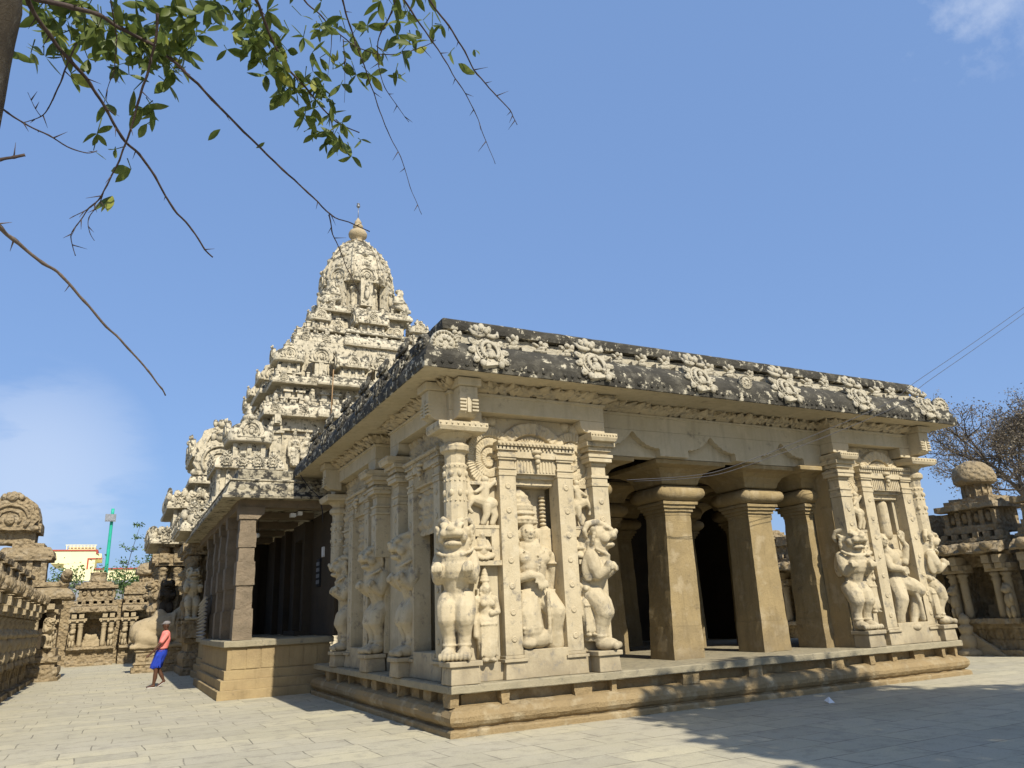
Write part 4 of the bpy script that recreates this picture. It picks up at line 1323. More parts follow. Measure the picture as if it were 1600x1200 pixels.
# projecting front mass steps so the tiers are not flat
def tier(name, w, z, h, off, bays, proj=.28):
    mb = MB()
    pts = [(CX - w, CY - w)]
    for (a, b) in bays: pts += [(CX + a, CY - w), (CX + a, CY - w - proj), (CX + b, CY - w - proj), (CX + b, CY - w)]
    pts += [(CX + w, CY - w)]
    pts += [(CX + w, CY + w), (CX - w, CY + w)]
    for (a, b) in bays[::-1]: pts += [(CX - w, CY - a), (CX - w - proj, CY - a), (CX - w - proj, CY - b), (CX - w, CY - b)]
    q = [pts[0]]
    for p in pts[1:]:
        if (Vector(p) - Vector(q[-1])).length > 1e-4: q.append(p)
    mb.poly(q, [(-.2, z), (off, z - .02), (off + .03, z + h * .12), (off, z + h * .4), (off * .75, z + h * .72), (off * .4, z + h * .93), (-.1, z + h)], seg=.2, amp=.028, fq=3.2)
    ledge_bits(mb, w + off * .5, z + h * .8, int(z * 7), .22, .13, .6)
    return mb.build(name, T_, tower)
tier('cornice', 5.3, 10.9, .72, .42, [(-2.9, -.9), (.9, 2.9)])
mb = MB(); frieze_blocks(mb, 4.85, 11.6, 1.0, 17); ledge_bits(mb, 5.2, 11.55, 5, .3, .2, .36)
mb.build('post_row', T_, tower, rough=(.3, .02, 4))
tier('cornice', 4.95, 12.6, .5, .38, [(-2.9, -1.0), (1.0, 2.9)])
tier('cornice', 3.8, 15.2, .62, .36, [(-1.4, 1.4)])
mb = MB(); frieze_blocks(mb, 3.0, 15.8, .8, 9); ledge_bits(mb, 3.5, 15.8, 6, .25, .15, .36)
mb.build('post_row', T_, tower, rough=(.3, .02, 4))
tier('cornice', 3.3, 16.15, .22, .2, [(-1.3, 1.3)])
tier('cornice', 2.2, 17.75, .48, .34, [])
def mini(fn, name, *a, **k):
    m = MB(); fn(m, *a, **k); return m.build(name, T_, tower, rough=(.3, .010, 5))
# second storey of pavilions  z 13.1 - 14.9
for cx in (CX - 4.6, CX + 4.6): mini(domelet, 'corner_pavilion', cx, CY - 4.6, 13.1, .72)
mini(domelet, 'corner_pavilion', CX - 4.6, CY + 4.6, 13.1, .72)
def panjara(m, cx, cy, z, s=.5, h=.7):
    m.box(cx - s * .55, cx + s * .55, cy - .05, cy + .5, z, z + h); m.box(cx - s * .75, cx + s * .75, cy - .1, cy + .5, z, z + .12)
    m.box(cx - s * .2, cx + s * .2, cy - .11, cy, z + .12, z + h - .05)
    q = MB(); gable(q, s); m.merge(q, lambda p: Vector((cx + p.x, cy - .05 + p.y, z + h + p.z)))
mini(panjara, 'gable_niche', CX - 3.05, CY - 4.95, 13.1, .55, .8)
mini(panjara, 'gable_niche', CX - .05, CY - 5.0, 13.1, .52, .7)
mini(panjara, 'gable_niche', CX + 3.05, CY - 4.95, 13.1, .55, .8)
mini(barrel, 'oblong_pavilion', CX - 2.3, CX - .8, CY - 4.85, 13.1, .66)
mini(barrel, 'oblong_pavilion', CX + .8, CX + 2.3, CY - 4.85, 13.1, .66)
mini(barrel, 'oblong_pavilion', CY - 2.3, CY - .8, CX - 4.85, 13.1, .66, axis='y')
mini(barrel, 'oblong_pavilion', CY + .8, CY + 2.3, CX - 4.85, 13.1, .66, axis='y')
# third storey
for cx in (CX - 2.75, CX + 2.75): mini(domelet, 'corner_pavilion', cx, CY - 2.75, 16.35, .56)
mini(domelet, 'corner_pavilion', CX - 2.75, CY + 2.75, 16.35, .56)
mini(barrel, 'oblong_pavilion', CX - .85, CX + .85, CY - 2.75, 16.35, .70)
for dx in (-1.65, 1.65): mini(panjara, 'gable_niche', CX + dx, CY - 2.45, 16.35, .34, .4)
mini(barrel, 'oblong_pavilion', CY - .85, CY + .85, CX - 2.75, 16.35, .62, axis='y')
# crowning octagonal neck and dome
mb = MB()
mb.lathe((CX, CY, 0), [(1.62, 18.2), (1.62, 18.4), (1.58, 18.42), (1.58, 19.9), (1.68, 19.95), (1.68, 20.1)], 8, R(22.5), smooth=False)
for k in range(8):
    a = R(22.5 + 45 * k)
    mb.lathe((CX + 1.48 * math.cos(a), CY + 1.48 * math.sin(a), 0), [(.17, 18.4), (.17, 19.6), (.24, 19.65), (.24, 19.8), (.18, 19.85), (.2, 19.95)], 8)
mb.build('neck', T_, tower, rough=(.4, .02, 3))
mb = MB()
for k in range(8):
    a = R(45 * k)
    q = MB(); q.box(-.3, .3, -.2, .3, 0, 1.35); gable(q, .52); q.v = q.v
    g2 = MB(); gable(g2, .64); q = MB(); q.box(-.34, .34, -.12, .3, -1.55, .0); q.ell((0, -.2, -.8), (.16, .12, .4), n=8, m=6); q.ell((0, -.22, -.35), .12, n=8, m=6); q.merge(g2)
    r = 2.0
    mb.merge(q, lambda p: Vector((CX + (r - p.y) * math.cos(a) - p.x * math.sin(a), CY + (r - p.y) * math.sin(a) + p.x * math.cos(a), 20.05 + p.z)))
mb.build('dome_gables', T_, tower, rough=(.3, .02, 4))
mb = MB()
mb.lathe((CX, CY, 0), [(1.55, 20.0), (1.9, 20.1), (2.04, 20.3), (2.02, 20.8), (1.93, 21.3), (1.76, 21.8), (1.5, 22.3), (1.16, 22.75), (.8, 23.1), (.45, 23.35)], 8, R(22.5), smooth=False)
for k in range(8):
    a = R(22.5 + 45 * k)
    mb.tube([(CX + r * math.cos(a), CY + r * math.sin(a), z) for (r, z) in ((2.04, 20.35), (2.04, 20.8), (1.95, 21.3), (1.79, 21.8), (1.54, 22.3), (1.20, 22.75), (.83, 23.12), (.5, 23.38))], .075, 6)
    for (r, z) in ((2.09, 20.5), (2.05, 21.05), (1.9, 21.6), (1.7, 22.1), (1.4, 22.55), (1.04, 22.95)):
        mb.ell((CX + r * math.cos(a), CY + r * math.sin(a), z), (.08, .08, .14), n=7, m=5)
for k in range(8):
    a = R(45 * k)
    for (r, z, s) in ((1.70, 21.9, .20), (1.25, 22.5, .15)): mb.ell((CX + r * .94 * math.cos(a), CY + r * .94 * math.sin(a), z), (s, s, s * .9), n=8, m=6)
mb.build('dome', T_, tower, rough=(.26, .025, 4))
mb = MB()
mb.lathe((CX, CY, 0), [(.5, 23.32), (.52, 23.42), (.34, 23.52), (.30, 23.6), (.42, 23.68), (.54, 23.85), (.56, 24.0), (.48, 24.18), (.26, 24.3), (.20, 24.38), (.30, 24.46), (.30, 24.56), (.18, 24.62), (.22, 24.72), (.2, 24.82), (.03, 25.12)], 20)
mb.build('pinnacle', M['gallery_light'], tower)
mb = MB(); mb.tube([(CX, CY, 25.1), (CX, CY, 25.9)], .022, 6); mb.ell((CX, CY, 25.93), .12); mb.ell((CX, CY, 26.08), (.1, .1, .05)); mb.build('lightning_rod', M['metal'], tower)
# seated bulls and figures at the corners of the neck
for (dx, dy) in ((-1, -1), (1, -1), (-1, 1)):
    x, y = CX + dx * 1.95, CY + dy * 1.95
    put('corner_figure', DWARF, tower, (x, y, 18.3), R(-30) * dx * -1, (3.2, 3., 2.9), mat=T_)
    m = MB(); m.ell((x + .1, y + .1, 18.7), (.5, .5, .42)); m.ell((x + .25 * dx, y - .1, 18.55), (.3, .3, .35)); m.build('corner_mass', T_, tower, rough=(.14, .05, 5))
for (x, z) in ((CX - 4.9, 11.75), (CX - 4.2, 11.75), (CX - 1.6, 13.0)): pass
kk = 0
for (w, z, n, s) in ((5.68, 11.2, 9, .52), (5.3, 12.85, 8, .42), (4.14, 15.45, 8, .52), (3.5, 16.28, 7, .34), (2.5, 17.98, 5, .42)):
    for i in range(n):
        t = -w + .45 + i * (2 * w - .9) / (n - 1)
        put('kudu_arch', KUDU_T, tower, (CX + t, CY - w - .04, z), 0, s)
        put('kudu_arch', KUDU_T, tower, (CX - w - .04, CY + t, z), -PI / 2, s)
mb = MB(); mb.tube([(3.4, 22.4, 10.4), (3.5, 22.5, 13.2)], .028, 6)
tag(mb.build('wooden_pole', M['wood'], None, loc=(3.4, 22.4, 10.4)), 'thin brown wooden pole standing upright against the tiers of the tower', 'pole')
# ------------------------------------------------------------------ subsidiary shrines hugging the tower
def side_shrine(nm, label, x0, x1, y0, y1, z1, up, lions, cat='shrine'):
    t = thing(nm, ((x0 + x1) / 2, (y0 + y1) / 2, 0), label, cat, 'small shrines round the tower')
    m = MB()
    m.rect(x0, x1, y0, y1, [(.12, 0), (.12, .25), (.02, .27), (.05, .4), (.09, .6), (.02, .8), (-.08, .85), (-.08, 1.15), (.06, 1.2), (.06, 1.35), (-.2, 1.37)], seg=.3, amp=.03, fq=3)
    m.build('plinth', M['gallery'], t)
    m = MB(); m.box(x0 + .35, x1 - .35, y0 + .35, y1 - .35, 1.37, z1 + .3); m.build('wall', M['gallery'], t)
    for (x, y) in ((x0 + .12, y0 + .12), (x0 + .75, y0 + .12), (x0 + .12, y0 + .8), (x1 - .2, y0 + .12), (x0 + .12, y1 - .2), (x0 + .12, (y0 + y1) / 2)):
        m = MB()
        m.lathe((x, y, 0), [(.19, 1.9), (.16, 3.6), (.20, 3.63), (.17, 3.7), (.17, 4.15), (.22, 4.2), (.17, 4.28), (.28, 4.38), (.30, 4.48), (.2, 4.55)], 12)
        m.box(x - .36, x + .36, y - .36, y + .36, 4.55, 4.68)
        m.box(x - .22, x + .22, y - .5, y + .22, 4.683, z1 - .45, top=(0, .0)); m.box(x - .5, x - .222, y - .22, y + .22, 4.683, z1 - .45)
        m.lathe((x, y, 0), [(.24, z1 - .44), (.30, z1 - .3), (.24, z1 - .12)], 10)
        m.build('column', M['gallery'], t, rough=(.3, .014, 5))
    m = MB(); m.box(x0 + .05, x1 - .05, y0 + .05, y1 - .05, z1 - .13, z1 + .02); kapota(m, (x0, x1, y0, y1), z1, .62, .55, .2, .05)
    r_ = random.Random(int(z1 * 10))
    for i in range(14):
        tt = i / 13
        for (x, y) in ((x0 - .45 + tt * (x1 - x0 + .6), y0 - .45), (x0 - .45, y0 - .45 + tt * (y1 - y0 + .6))):
            m.ell((x, y, z1 + .35 + r_.uniform(0, .3)), (r_.uniform(.12, .22), r_.uniform(.1, .16), r_.uniform(.15, .28)), n=7, m=5)
    m.build('eave', M['tower'], t)
    for i in range(int((x1 - x0) / .75) + 1): put('kudu_arch', KUDU_T, t, (x0 + .1 + i * .75, y0 - .58, z1 + .32), 0, .72)
    for i in range(int((y1 - y0) / .75) + 1): put('kudu_arch', KUDU_T, t, (x0 - .58, y0 + .1 + i * .75, z1 + .32), -PI / 2, .72)
    up(t)
    for (x, y, a, mt_, s) in lions:
        b = MB(); b.box(x - .3, x + .3, y - .25, y + .3, 1.37, 1.9); b.box(x - .34, x + .34, y - .3, y + .3, 1.902, 2.02); b.build('pedestal', M['gallery'], t, rough=(.2, .02, 5))
        put('lion', LION, t, (x, y, 2.02), a, s, mat=mt_)
    return t
T_ = M['tower']
def up_corner(t):
    m = MB(); m.box(-1.3, .95, 21.95, 24.6, 6.1, 8.3)
    for i in range(7): m.box(-1.42 + i * .36, -1.28 + i * .36, 21.82, 22.0, 6.9, 8.1)
    for i in range(6): m.box(-1.43, -1.25, 22.0 + i * .45, 22.15 + i * .45, 6.9, 8.1)
    m.box(-1.55, 1.1, 21.7, 24.8, 6.65, 6.88); m.box(-1.5, 1.1, 21.75, 24.8, 6.3, 6.5)
    m.build('upper_wall', T_, t, rough=(.3, .02, 4))
    for i in range(4): put('wall_figure', ATTEND, t, (-.9 + i * .5, 21.95, 6.9), 0, (.8, .8, .8), mat=T_)
    m = MB(); kapota(m, (-1.25, .95, 21.85, 24.6), 8.1, .5, .30, .18, .04); m.build('upper_eave', T_, t)
    for i in range(4): put('kudu_arch', KUDU_T, t, (-1.1 + i * .62, 21.5, 8.42), 0, .6)
    for i in range(3): put('kudu_arch', KUDU_T, t, (-1.58, 22.1 + i * .8, 8.42), -PI / 2, .6)
    m = MB(); domelet(m, -.15, 22.75, 8.55, .93); m.build('dome', T_, t, rough=(.22, .02, 5))
    for i in range(5): put('kudu_arch', KUDU_T, t, (-2.2 + i * .6, 21.75, 6.25), 0, .7)
side_shrine('corner_shrine', 'small two storey corner shrine with a rounded cream dome, just beyond the dark porch', -2.1, 1.0, 21.9, 25.0, 5.45, up_corner,
            [(-1.98, 21.9, 0, M['sculpt'], (.95, .95, .9)), (-2.1, 22.9, -PI / 2, M['gallery'], .9)])
def up_mid(t):
    m = MB(); m.box(-2.55, .8, 27.8, 32.4, 6.0, 7.5); m.box(-1.75, .9, 28.0, 32.2, 7.9, 8.7)
    for i in range(6): m.box(-2.66 + i * .5, -2.5 + i * .5, 27.68, 27.85, 6.3, 7.3)
    m.build('upper_wall', T_, t, rough=(.3, .02, 4))
    m = MB(); kapota(m, (-2.6, .8, 27.75, 32.5), 7.2, .55, .36, .18, .045); ledge = None
    kapota(m, (-1.8, .9, 27.9, 32.2), 8.45, .45, .30, .18, .04)
    r_ = random.Random(4)
    for i in range(22):
        tt = i / 21
        m.ell((-2.9 + tt * 3.4, 27.45, 7.6 + r_.uniform(0, .35)), (.16, .13, r_.uniform(.15, .3)), n=7, m=5)
        m.ell((-2.9, 27.45 + tt * 4.8, 7.6 + r_.uniform(0, .35)), (.13, .16, r_.uniform(.15, .3)), n=7, m=5)
    m.build('upper_eave', T_, t)
    m = MB(); barrel(m, 28.0, 32.0, -.75, 8.85, 1.25, axis='y')
    m.build('barrel_roof', T_, t, rough=(.3, .03, 4))
    m = MB(); g_ = MB(); gable(g_, 1.15)
    m.merge(g_, lambda p: Vector((-.78 + p.x, 27.8 + p.y, 8.95 + p.z)))
    m.build('end_gable', T_, t, rough=(.22, .025, 5))
    for i in range(4): put('kudu_arch', KUDU_T, t, (-2.5 + i * .7, 27.4, 7.55), 0, .7)
side_shrine('side_shrine', 'shrine with a barrel vaulted roof and dark lion columns, behind the stone bull', -3.0, .9, 27.9, 32.2, 5.55, up_mid,
            [(-2.62, 27.75, 0, M['darkstone'], (.95, .95, .85)), (-3.1, 28.2, -PI / 2 + .5, M['gallery'], (.95, .95, .85)), (-3.1, 30.4, -PI / 2, M['gallery'], .85)])

# ------------------------------------------------------------------ bull on its pedestal
def bull_mesh():
    m = MB()   # facing +X, lying, length about 2.6
    m.chain([(-1.0, 0, .55), (-.3, 0, .66), (.5, 0, .74)], [.44, .50, .50], 14)
    m.ell((-.05, 0, 1.12), (.34, .24, .28)); m.ell((.62, 0, .62), (.42, .42, .44))
    m.chain([(.72, 0, .95), (1.08, 0, 1.34)], [.36, .24], 12)
    m.chain([(1.1, 0, 1.40), (1.42, 0, 1.30), (1.62, 0, 1.22)], [.23, .18, .14], 12)
    m.ell((1.66, 0, 1.24), (.13, .15, .12)); m.ell((1.05, 0, .98), (.16, .09, .42))
    for s in (-1, 1):
        m.ell((1.12, s * .27, 1.44), (.08, .18, .07), (s * .4, 0, 0)); m.chain([(1.10, s * .13, 1.58), (1.04, s * .17, 1.78)], [.06, .035])
        m.ell((1.36, s * .15, 1.42), .05)
        m.chain([(-.9, s * .35, .4), (-.35, s * .52, .28), (.05, s * .5, .14)], [.32, .22, .13])
        m.chain([(.7, s * .3, .4), (1.15, s * .36, .22), (.85, s * .36, .1)], [.2, .14, .12])
    m.tube([(.62 + .05 * math.cos(R(a)), .46 * math.sin(R(a)), .85 + .46 * math.cos(R(a))) for a in range(0, 361, 24)], .05, 6)
    m.box(-1.35, 1.4, -.6, .6, -.02, .12)
    return remesh(m, 'bull', M['gallery_light'], .045, 3, .02, 3.)
bull = thing('bull_statue', (-2.85, 26.7, 0), 'weathered stone bull lying on a carved pedestal behind the walking man', 'bull statue')
put('bull_body', bull_mesh(), bull, (-2.85, 26.6, 1.0), R(0), (.84, 1.0, 1.15))
m = MB(); m.rect(-3.75, -1.85, 26.15, 27.2, [(.1, 0), (.1, .2), (0, .22), (0, .3), (.05, .34), (.0, .42), (-.04, .44), (-.04, .82), (.03, .86), (.03, .98), (-.1, .99)], seg=.3, amp=.02, fq=3)
m.build('pedestal', M['gallery'], bull)

# ------------------------------------------------------------------ rows of cell shrines along the courtyard wall
def cell_unit(parent, w=2.3, dome=1, seed=0, hi=0., depth=1.5, lit=True):
    """one cell, local: u along, front at v=0 facing -v, extends to v=depth"""
    G = M['gallery']; r_ = random.Random(seed)
    o = []
    def b(mb, name, mat=G, rough=(.26, .026, 4)):
        me = mb.mesh(name, mat, (0, 0, 0), rough); q = bpy.data.objects.new(name, me); link(q, parent); return q
    h = w / 2
    m = MB()
    m.box(-h, h, -.30, depth, 0, .16); m.box(-h, h, -.10, depth, .162, .42, top=(0, .03)); m.box(-h, h, -.02, depth, .422, .72)
    m.box(-h, h, -.13, depth, .722, .86); m.box(-h, h, -.34, depth, .862, 1.0, top=(0, .02))
    for k in range(4): m.box(-h + .15 + k * w / 4, -h + .35 + k * w / 4, -.10, .1, .43, .71)
    b(m, 'plinth')
    m = MB(); m.box(-h, h, depth * .55, depth, 1.0, 3.2); m.box(-h, -h + .34, .22, depth * .55, 1.0, 2.7); m.box(h - .34, h, .22, depth * .55, 1.0, 2.7); m.box(-h, h, .05, depth * .55, 2.45, 2.75)
    b(m, 'wall')
    for s in (-1, 1):
        for du in (.0, .36):
            u = s * (h - .22 - du * 1.0); v = -.10
            m = MB()
            m.lathe((u, v, 0), [(.13, 1.0), (.12, 2.02), (.16, 2.06), (.11, 2.14), (.19, 2.22), (.12, 2.28)], 10)
            m.box(u - .20, u + .20, v - .20, .2, 2.28, 2.36); m.box(u - .12, u + .12, v - .30, .2, 2.362, 2.50); m.box(u - .27, u - .122, v - .1, .1, 2.362, 2.50); m.box(u + .122, u + .27, v - .1, .1, 2.362, 2.50); m.box(u - .12, u + .12, v - .36, .2, 2.51, 2.74)
            if du == 0:
                m.ell((u, v - .14, 1.78), (.15, .15, .15), n=8, m=6); m.ell((u, v - .28, 1.76), (.09, .10, .07), n=8, m=6); m.ell((u - s * .1, v - .1, 1.88), (.05, .06, .08), n=7, m=5)
                m.ell((u, v - .12, 1.48), (.14, .17, .24), n=8, m=6); m.ell((u - .07, v - .16, 1.17), (.075, .11, .19), n=7, m=5); m.ell((u + .07, v - .16, 1.17), (.075, .11, .19), n=7, m=5)
                m.ell((u + s * .13, v - .22, 1.55), (.055, .09, .12), n=7, m=5)
            b(m, 'pilaster', M['gallery_light'], (.14, .014, 7))
    m = MB()
    for k in range(int(3 + r_.random() * 3)): m.ell((r_.uniform(-.3, .3), depth * .5, 1.25 + r_.random() * .3), (.16, .12, .25), n=8, m=6)
    m.box(-.42, .42, depth * .4, depth * .55, 1.0, 1.35)
    b(m, 'niche_relief', M['gallery_light'], (.12, .03, 6))
    m = MB()
    m.box(-h - .02, h + .02, -.12, depth, 2.752, 2.86)
    pr = [(-.56, 2.80), (-.58, 2.86), (-.48, 3.0), (-.28, 3.12), (.0, 3.16), (depth, 3.16), (depth, 2.87), (-.3, 2.865)]
    m.prism(pr, 'x', -h - .0, h + .0)
    for k in range(3): m.ell((-h * .66 + k * h * .66, -.52, 2.98), (.22, .10, .15), n=8, m=6)
    m.box(-h + .02, h - .02, -.16, depth, 3.162, 3.26)
    for k in range(6): m.box(-h + .1 + k * w / 6, -h + .3 + k * w / 6, -.12, .3, 3.262, 3.42)
    b(m, 'eave', G, (.2, .035, 3.5))
    m = MB()
    if dome:
        a = .92
        m.box(-a, a, -.05, depth, 3.42, 3.62); m.box(-a + .15, a - .15, .08, depth - .1, 3.622, 4.1)
        for k in range(5): m.box(-a + .06 + k * .42, -a + .2 + k * .42, -.02, .2, 3.622, 4.05)
        for k in range(4): m.ell((-a + .35 + k * .42, .05, 3.86), (.12, .08, .16), n=7, m=5)
        m.box(-a - .14, a + .14, -.18, depth + .1, 4.102, 4.26); m.box(-a + .1, a - .1, .05, depth - .1, 4.262, 4.40)
        m.box(-a + .2, a - .2, .2, depth - .2, 4.402, 4.48)
        b(m, 'upper_storey', G, (.22, .03, 4))
        m = MB(); c = (0, .72, 0)
        if dome == 1:
            m.lathe(c, [(.42, 4.48), (.40, 4.85), (.55, 4.88), (.66, 4.95), (.66, 5.12), (.60, 5.34), (.42, 5.52), (.2, 5.60)], 14)
            for k in range(12): m.box(.40 * math.cos(k * PI / 6) - .04, .40 * math.cos(k * PI / 6) + .04, .72 + .40 * math.sin(k * PI / 6) - .04, .72 + .40 * math.sin(k * PI / 6) + .04, 4.48, 4.86)
        else:
            m.lathe(c, [(.48, 4.48), (.46, 4.62), (.42, 4.66), (.42, 4.94), (.46, 4.98), (.30, 5.02)], 16)
        b(m, 'dome', G, (.2, .03, 4))
    else:
        m.box(-h, h, .1, depth, 3.42, 3.75); m.box(-h, h, -.02, depth, 3.752, 3.88); m.box(-h + .0, h, .25, depth, 3.882, 4.12)
        m.ell((0, .1, 3.6), (.2, .14, .16), n=8, m=6)
        b(m, 'upper_storey', G, (.22, .035, 3.5))
def copy_cell(src, loc, rz, label, group):
    r = src.copy(); col.objects.link(r); r.location = loc; r.scale = (1, 1, 1); r.rotation_euler = (0, 0, rz); r['label'] = label; r['group'] = group
    for ch in list(src.children):
        c = ch.copy(); col.objects.link(c); c.parent = r
    return r
GL = 'cell shrines of the left courtyard wall'; GB = 'cell shrines of the far courtyard wall'; GR = 'cell shrines of the right courtyard wall'
protos = []
for k, d in enumerate((1, 0, 2)):
    t = thing('cell_shrine', (0, 0, 0), 'x', 'shrine', GL)
    cell_unit(t, 2.3, d, k); protos.append(t)
used = [False] * 3
def cell(k, loc, rz, label, group):
    if not used[k]:
        used[k] = True; o = protos[k]; o.location = loc; o.rotation_euler = (0, 0, rz); o['label'] = label; o['group'] = group; return o
    return copy_cell(protos[k], loc, rz, label, group)
# left wall: faces +X ; front plane at x = -7.38
yy = 8.95
lab_l = ['%s weathered cell shrine of the left courtyard row, counted from the viewer' % k for k in ('first', 'second', 'third', 'fourth', 'fifth', 'sixth', 'seventh', 'eighth')]
ys = [6.4, 8.7, 11.0, 13.3, 15.6, 17.9, 20.2, 22.5]
for i, y in enumerate(ys):
    c_ = cell(1, (-7.52, y, 0), PI / 2, lab_l[i], GL); c_.scale = (.70, 1., 1.)
# far wall faces -Y ; front plane y = 38.2
for i, (x, k, lb_) in enumerate(((-8.6, 1, 'plain roofed cell shrine at the left end of the far wall'), (-5.75, 2, 'cell shrine of the far wall topped by a low broken drum'),
                                 (-3.2, 1, 'plain roofed cell shrine of the far wall, between the broken drum and the round dome'), (-.9, 1, 'cell shrine of the far wall, hidden behind the stone bull'))):
    cell(k, (x, 38.2, 0), 0, lb_, GB)
copy_cell(protos[0], (-3.2, 39.2, 0), 0, 'cell shrine with a round weathered dome above the far wall, beside the lion columns', GB)
# right wall faces -X ; front plane x = 17.75
lab_r = {0: 'nearest cell shrine of the right row, at the right picture edge', 1: 'cell shrine of the right row with the full mushroom dome right of the hall', 2: 'cell shrine of the right row, directly behind the right corner of the hall'}
for i, y in enumerate((.35, 2.65, 4.95, 7.25, 9.55, 11.85, 14.15)):
    lb_ = ['weathered cell shrine cut off by the right picture edge', 'weathered cell shrine with a full mushroom dome, right of the hall corner', 'plain roofed cell shrine half hidden by the right corner lion of the hall',
           'cell shrine behind the right wall of the hall, fourth from the picture edge', 'cell shrine fifth from the right picture edge, behind the hall', 'cell shrine glimpsed between the second and third pillar of the bay', 'last cell shrine of the right row, glimpsed through the bay'][i]
    c_ = cell((0, 0, 1, 0, 1, 0, 1)[i], (17.85, y, 0), -PI / 2, lb_, GR); c_.scale = (.86, 1., 1.)
# plain courtyard walls behind the rows
for (nm, lb_, bx) in (('courtyard_wall', 'long low stone wall behind the left row of cell shrines', (-9.6, -8.93, -2, 40, 0, 3.3)), ('courtyard_wall', 'long low stone wall behind the far row of cell shrines', (-9.6, 20, 39.75, 40.4, 0, 3.5)),
                      ('courtyard_wall', 'long low stone wall behind the right row of cell shrines', (19.4, 20.0, -8, 39.7, 0, 3.3))):
    m = MB(); m.box(*bx); tag(m.build(nm, M['gallery'], None, loc=((bx[0] + bx[1]) / 2, (bx[2] + bx[3]) / 2, 0), rough=(1.2, .05, .7)), lb_, 'wall')
# projecting vaulted shrine at the end of the left row
vs_ = thing('vaulted_shrine', (-7.6, 25.3, 0), 'weathered shrine with a big round gable and barrel roof, jutting out from the left wall', 'shrine')
G = M['gallery']
m = MB(); m.rect(-8.9, -6.6, 24.75, 26.6, [(.18, 0), (.18, .14), (.1, .16), (.14, .3), (.12, .5), (.0, .52), (.0, .66), (.1, .7), (.10, .88), (-.02, .9), (-.02, 1.2), (-.3, 1.21)], seg=.25, amp=.02, fq=4); m.build('plinth', G, vs_)
m = MB(); m.box(-8.6, -7.0, 25.3, 26.5, 1.21, 3.3); m.build('wall', M['darkstone'], vs_)
for x in (-6.95, -7.45, -8.5):
    m = MB(); m.lathe((x, 24.9, 0), [(.15, 1.2), (.13, 2.3), (.17, 2.34), (.12, 2.42), (.20, 2.52), (.14, 2.58)], 12); m.box(x - .26, x + .26, 24.65, 25.1, 2.58, 2.68); m.box(x - .4, x + .4, 24.75, 25.0, 2.682, 2.86)
    m.box(x - .13, x + .13, 24.4, 25.2, 2.682, 2.9); m.build('column', M['gallery_light'], vs_, rough=(.2, .014, 5))
put('lion', LION, vs_, (-6.98, 24.75, 1.21), R(60), (.58, .58, .52), mat=M['gallery_light'])
put('lion', LION, vs_, (-7.75, 24.9, 1.21), R(20), (.45, .45, .42), mat=M['gallery_light'])
m = MB(); m.box(-8.8, -6.7, 24.7, 26.5, 2.9, 3.1); kapota(m, (-8.75, -6.75, 24.75, 26.5), 3.1, .45, .5, .2, .04); m.box(-8.7, -6.75, 24.5, 26.4, 3.56, 3.74); m.build('eave', G, vs_)
m = MB(); m.box(-8.4, -7.35, 24.9, 26.2, 3.74, 4.75)
for x in (-8.45, -7.9, -7.4): m.box(x - .1, x + .1, 24.75, 25.0, 3.74, 4.6)
m.box(-8.7, -7.15, 24.65, 26.4, 4.6, 4.72); m.build('upper_wall', G, vs_, rough=(.2, .025, 4))
m = MB(); kapota(m, (-8.75, -7.35, 24.9, 26.3), 4.72, .42, .22, .2, .03); m.box(-8.6, -7.5, 24.9, 26.2, 5.12, 5.3); m.box(-9.3, -7.85, 24.95, 26.2, 5.3, 5.95); m.build('upper_eave', G, vs_, rough=(.25, .03, 4))
m = MB(); g_ = MB(); gable(g_, .9); m.box(-9.75, -7.68, 24.85, 26.3, 5.72, 6.1); m.merge(g_, lambda p: Vector((-8.78 + p.x * 1.05, 24.70 + p.y, 5.85 + p.z * .86)))
for k in range(9): m.ell((-9.42 + k * .16, 24.85, 6.72 + .52 * math.sin(k / 8 * PI)), (.13, .15, .13), n=7, m=5)
m.prism([(-9.6 + .0, 5.8), (-7.85, 5.8), (-7.75, 6.2), (-7.9, 6.8), (-8.3, 7.15), (-8.72, 7.25), (-9.2, 7.1), (-9.6, 6.6)][::1], 'y', 24.8, 26.2)
m.build('barrel_roof', G, vs_, rough=(.2, .03, 4))
m = MB(); m.ell((-6.55, 24.5, 3.95), (.22, .3, .25)); m.ell((-6.5, 24.3, 4.05), (.17, .2, .18)); m.ell((-6.6, 24.6, 3.7), (.2, .2, .25)); m.build('roof_figure', G, vs_, rough=(.1, .03, 6))
# small idol on the ground by the right row
m = MB(); x, y = 17.4, 3.15
m.lathe((x, y, 0), [(.32, 0), (.30, .12), (.16, .2), (.22, .3), (.2, .5), (.13, .58), (.18, .66), (.19, .78), (.1, .86), (.16, .95), (.12, 1.08), (.02, 1.16)], 12)
m.prism([(2.2 + y * 0 + .0, 0), (3.9, 0), (3.7, .16), (3.1, .62), (2.5, .2)], 'x', 17.5, 17.63)
tag(m.build('stone_idol', M['gallery_light'], None, loc=(x, y, 0), rough=(.12, .02, 6)), 'small pale standing stone idol at the foot of the right wall', 'idol')
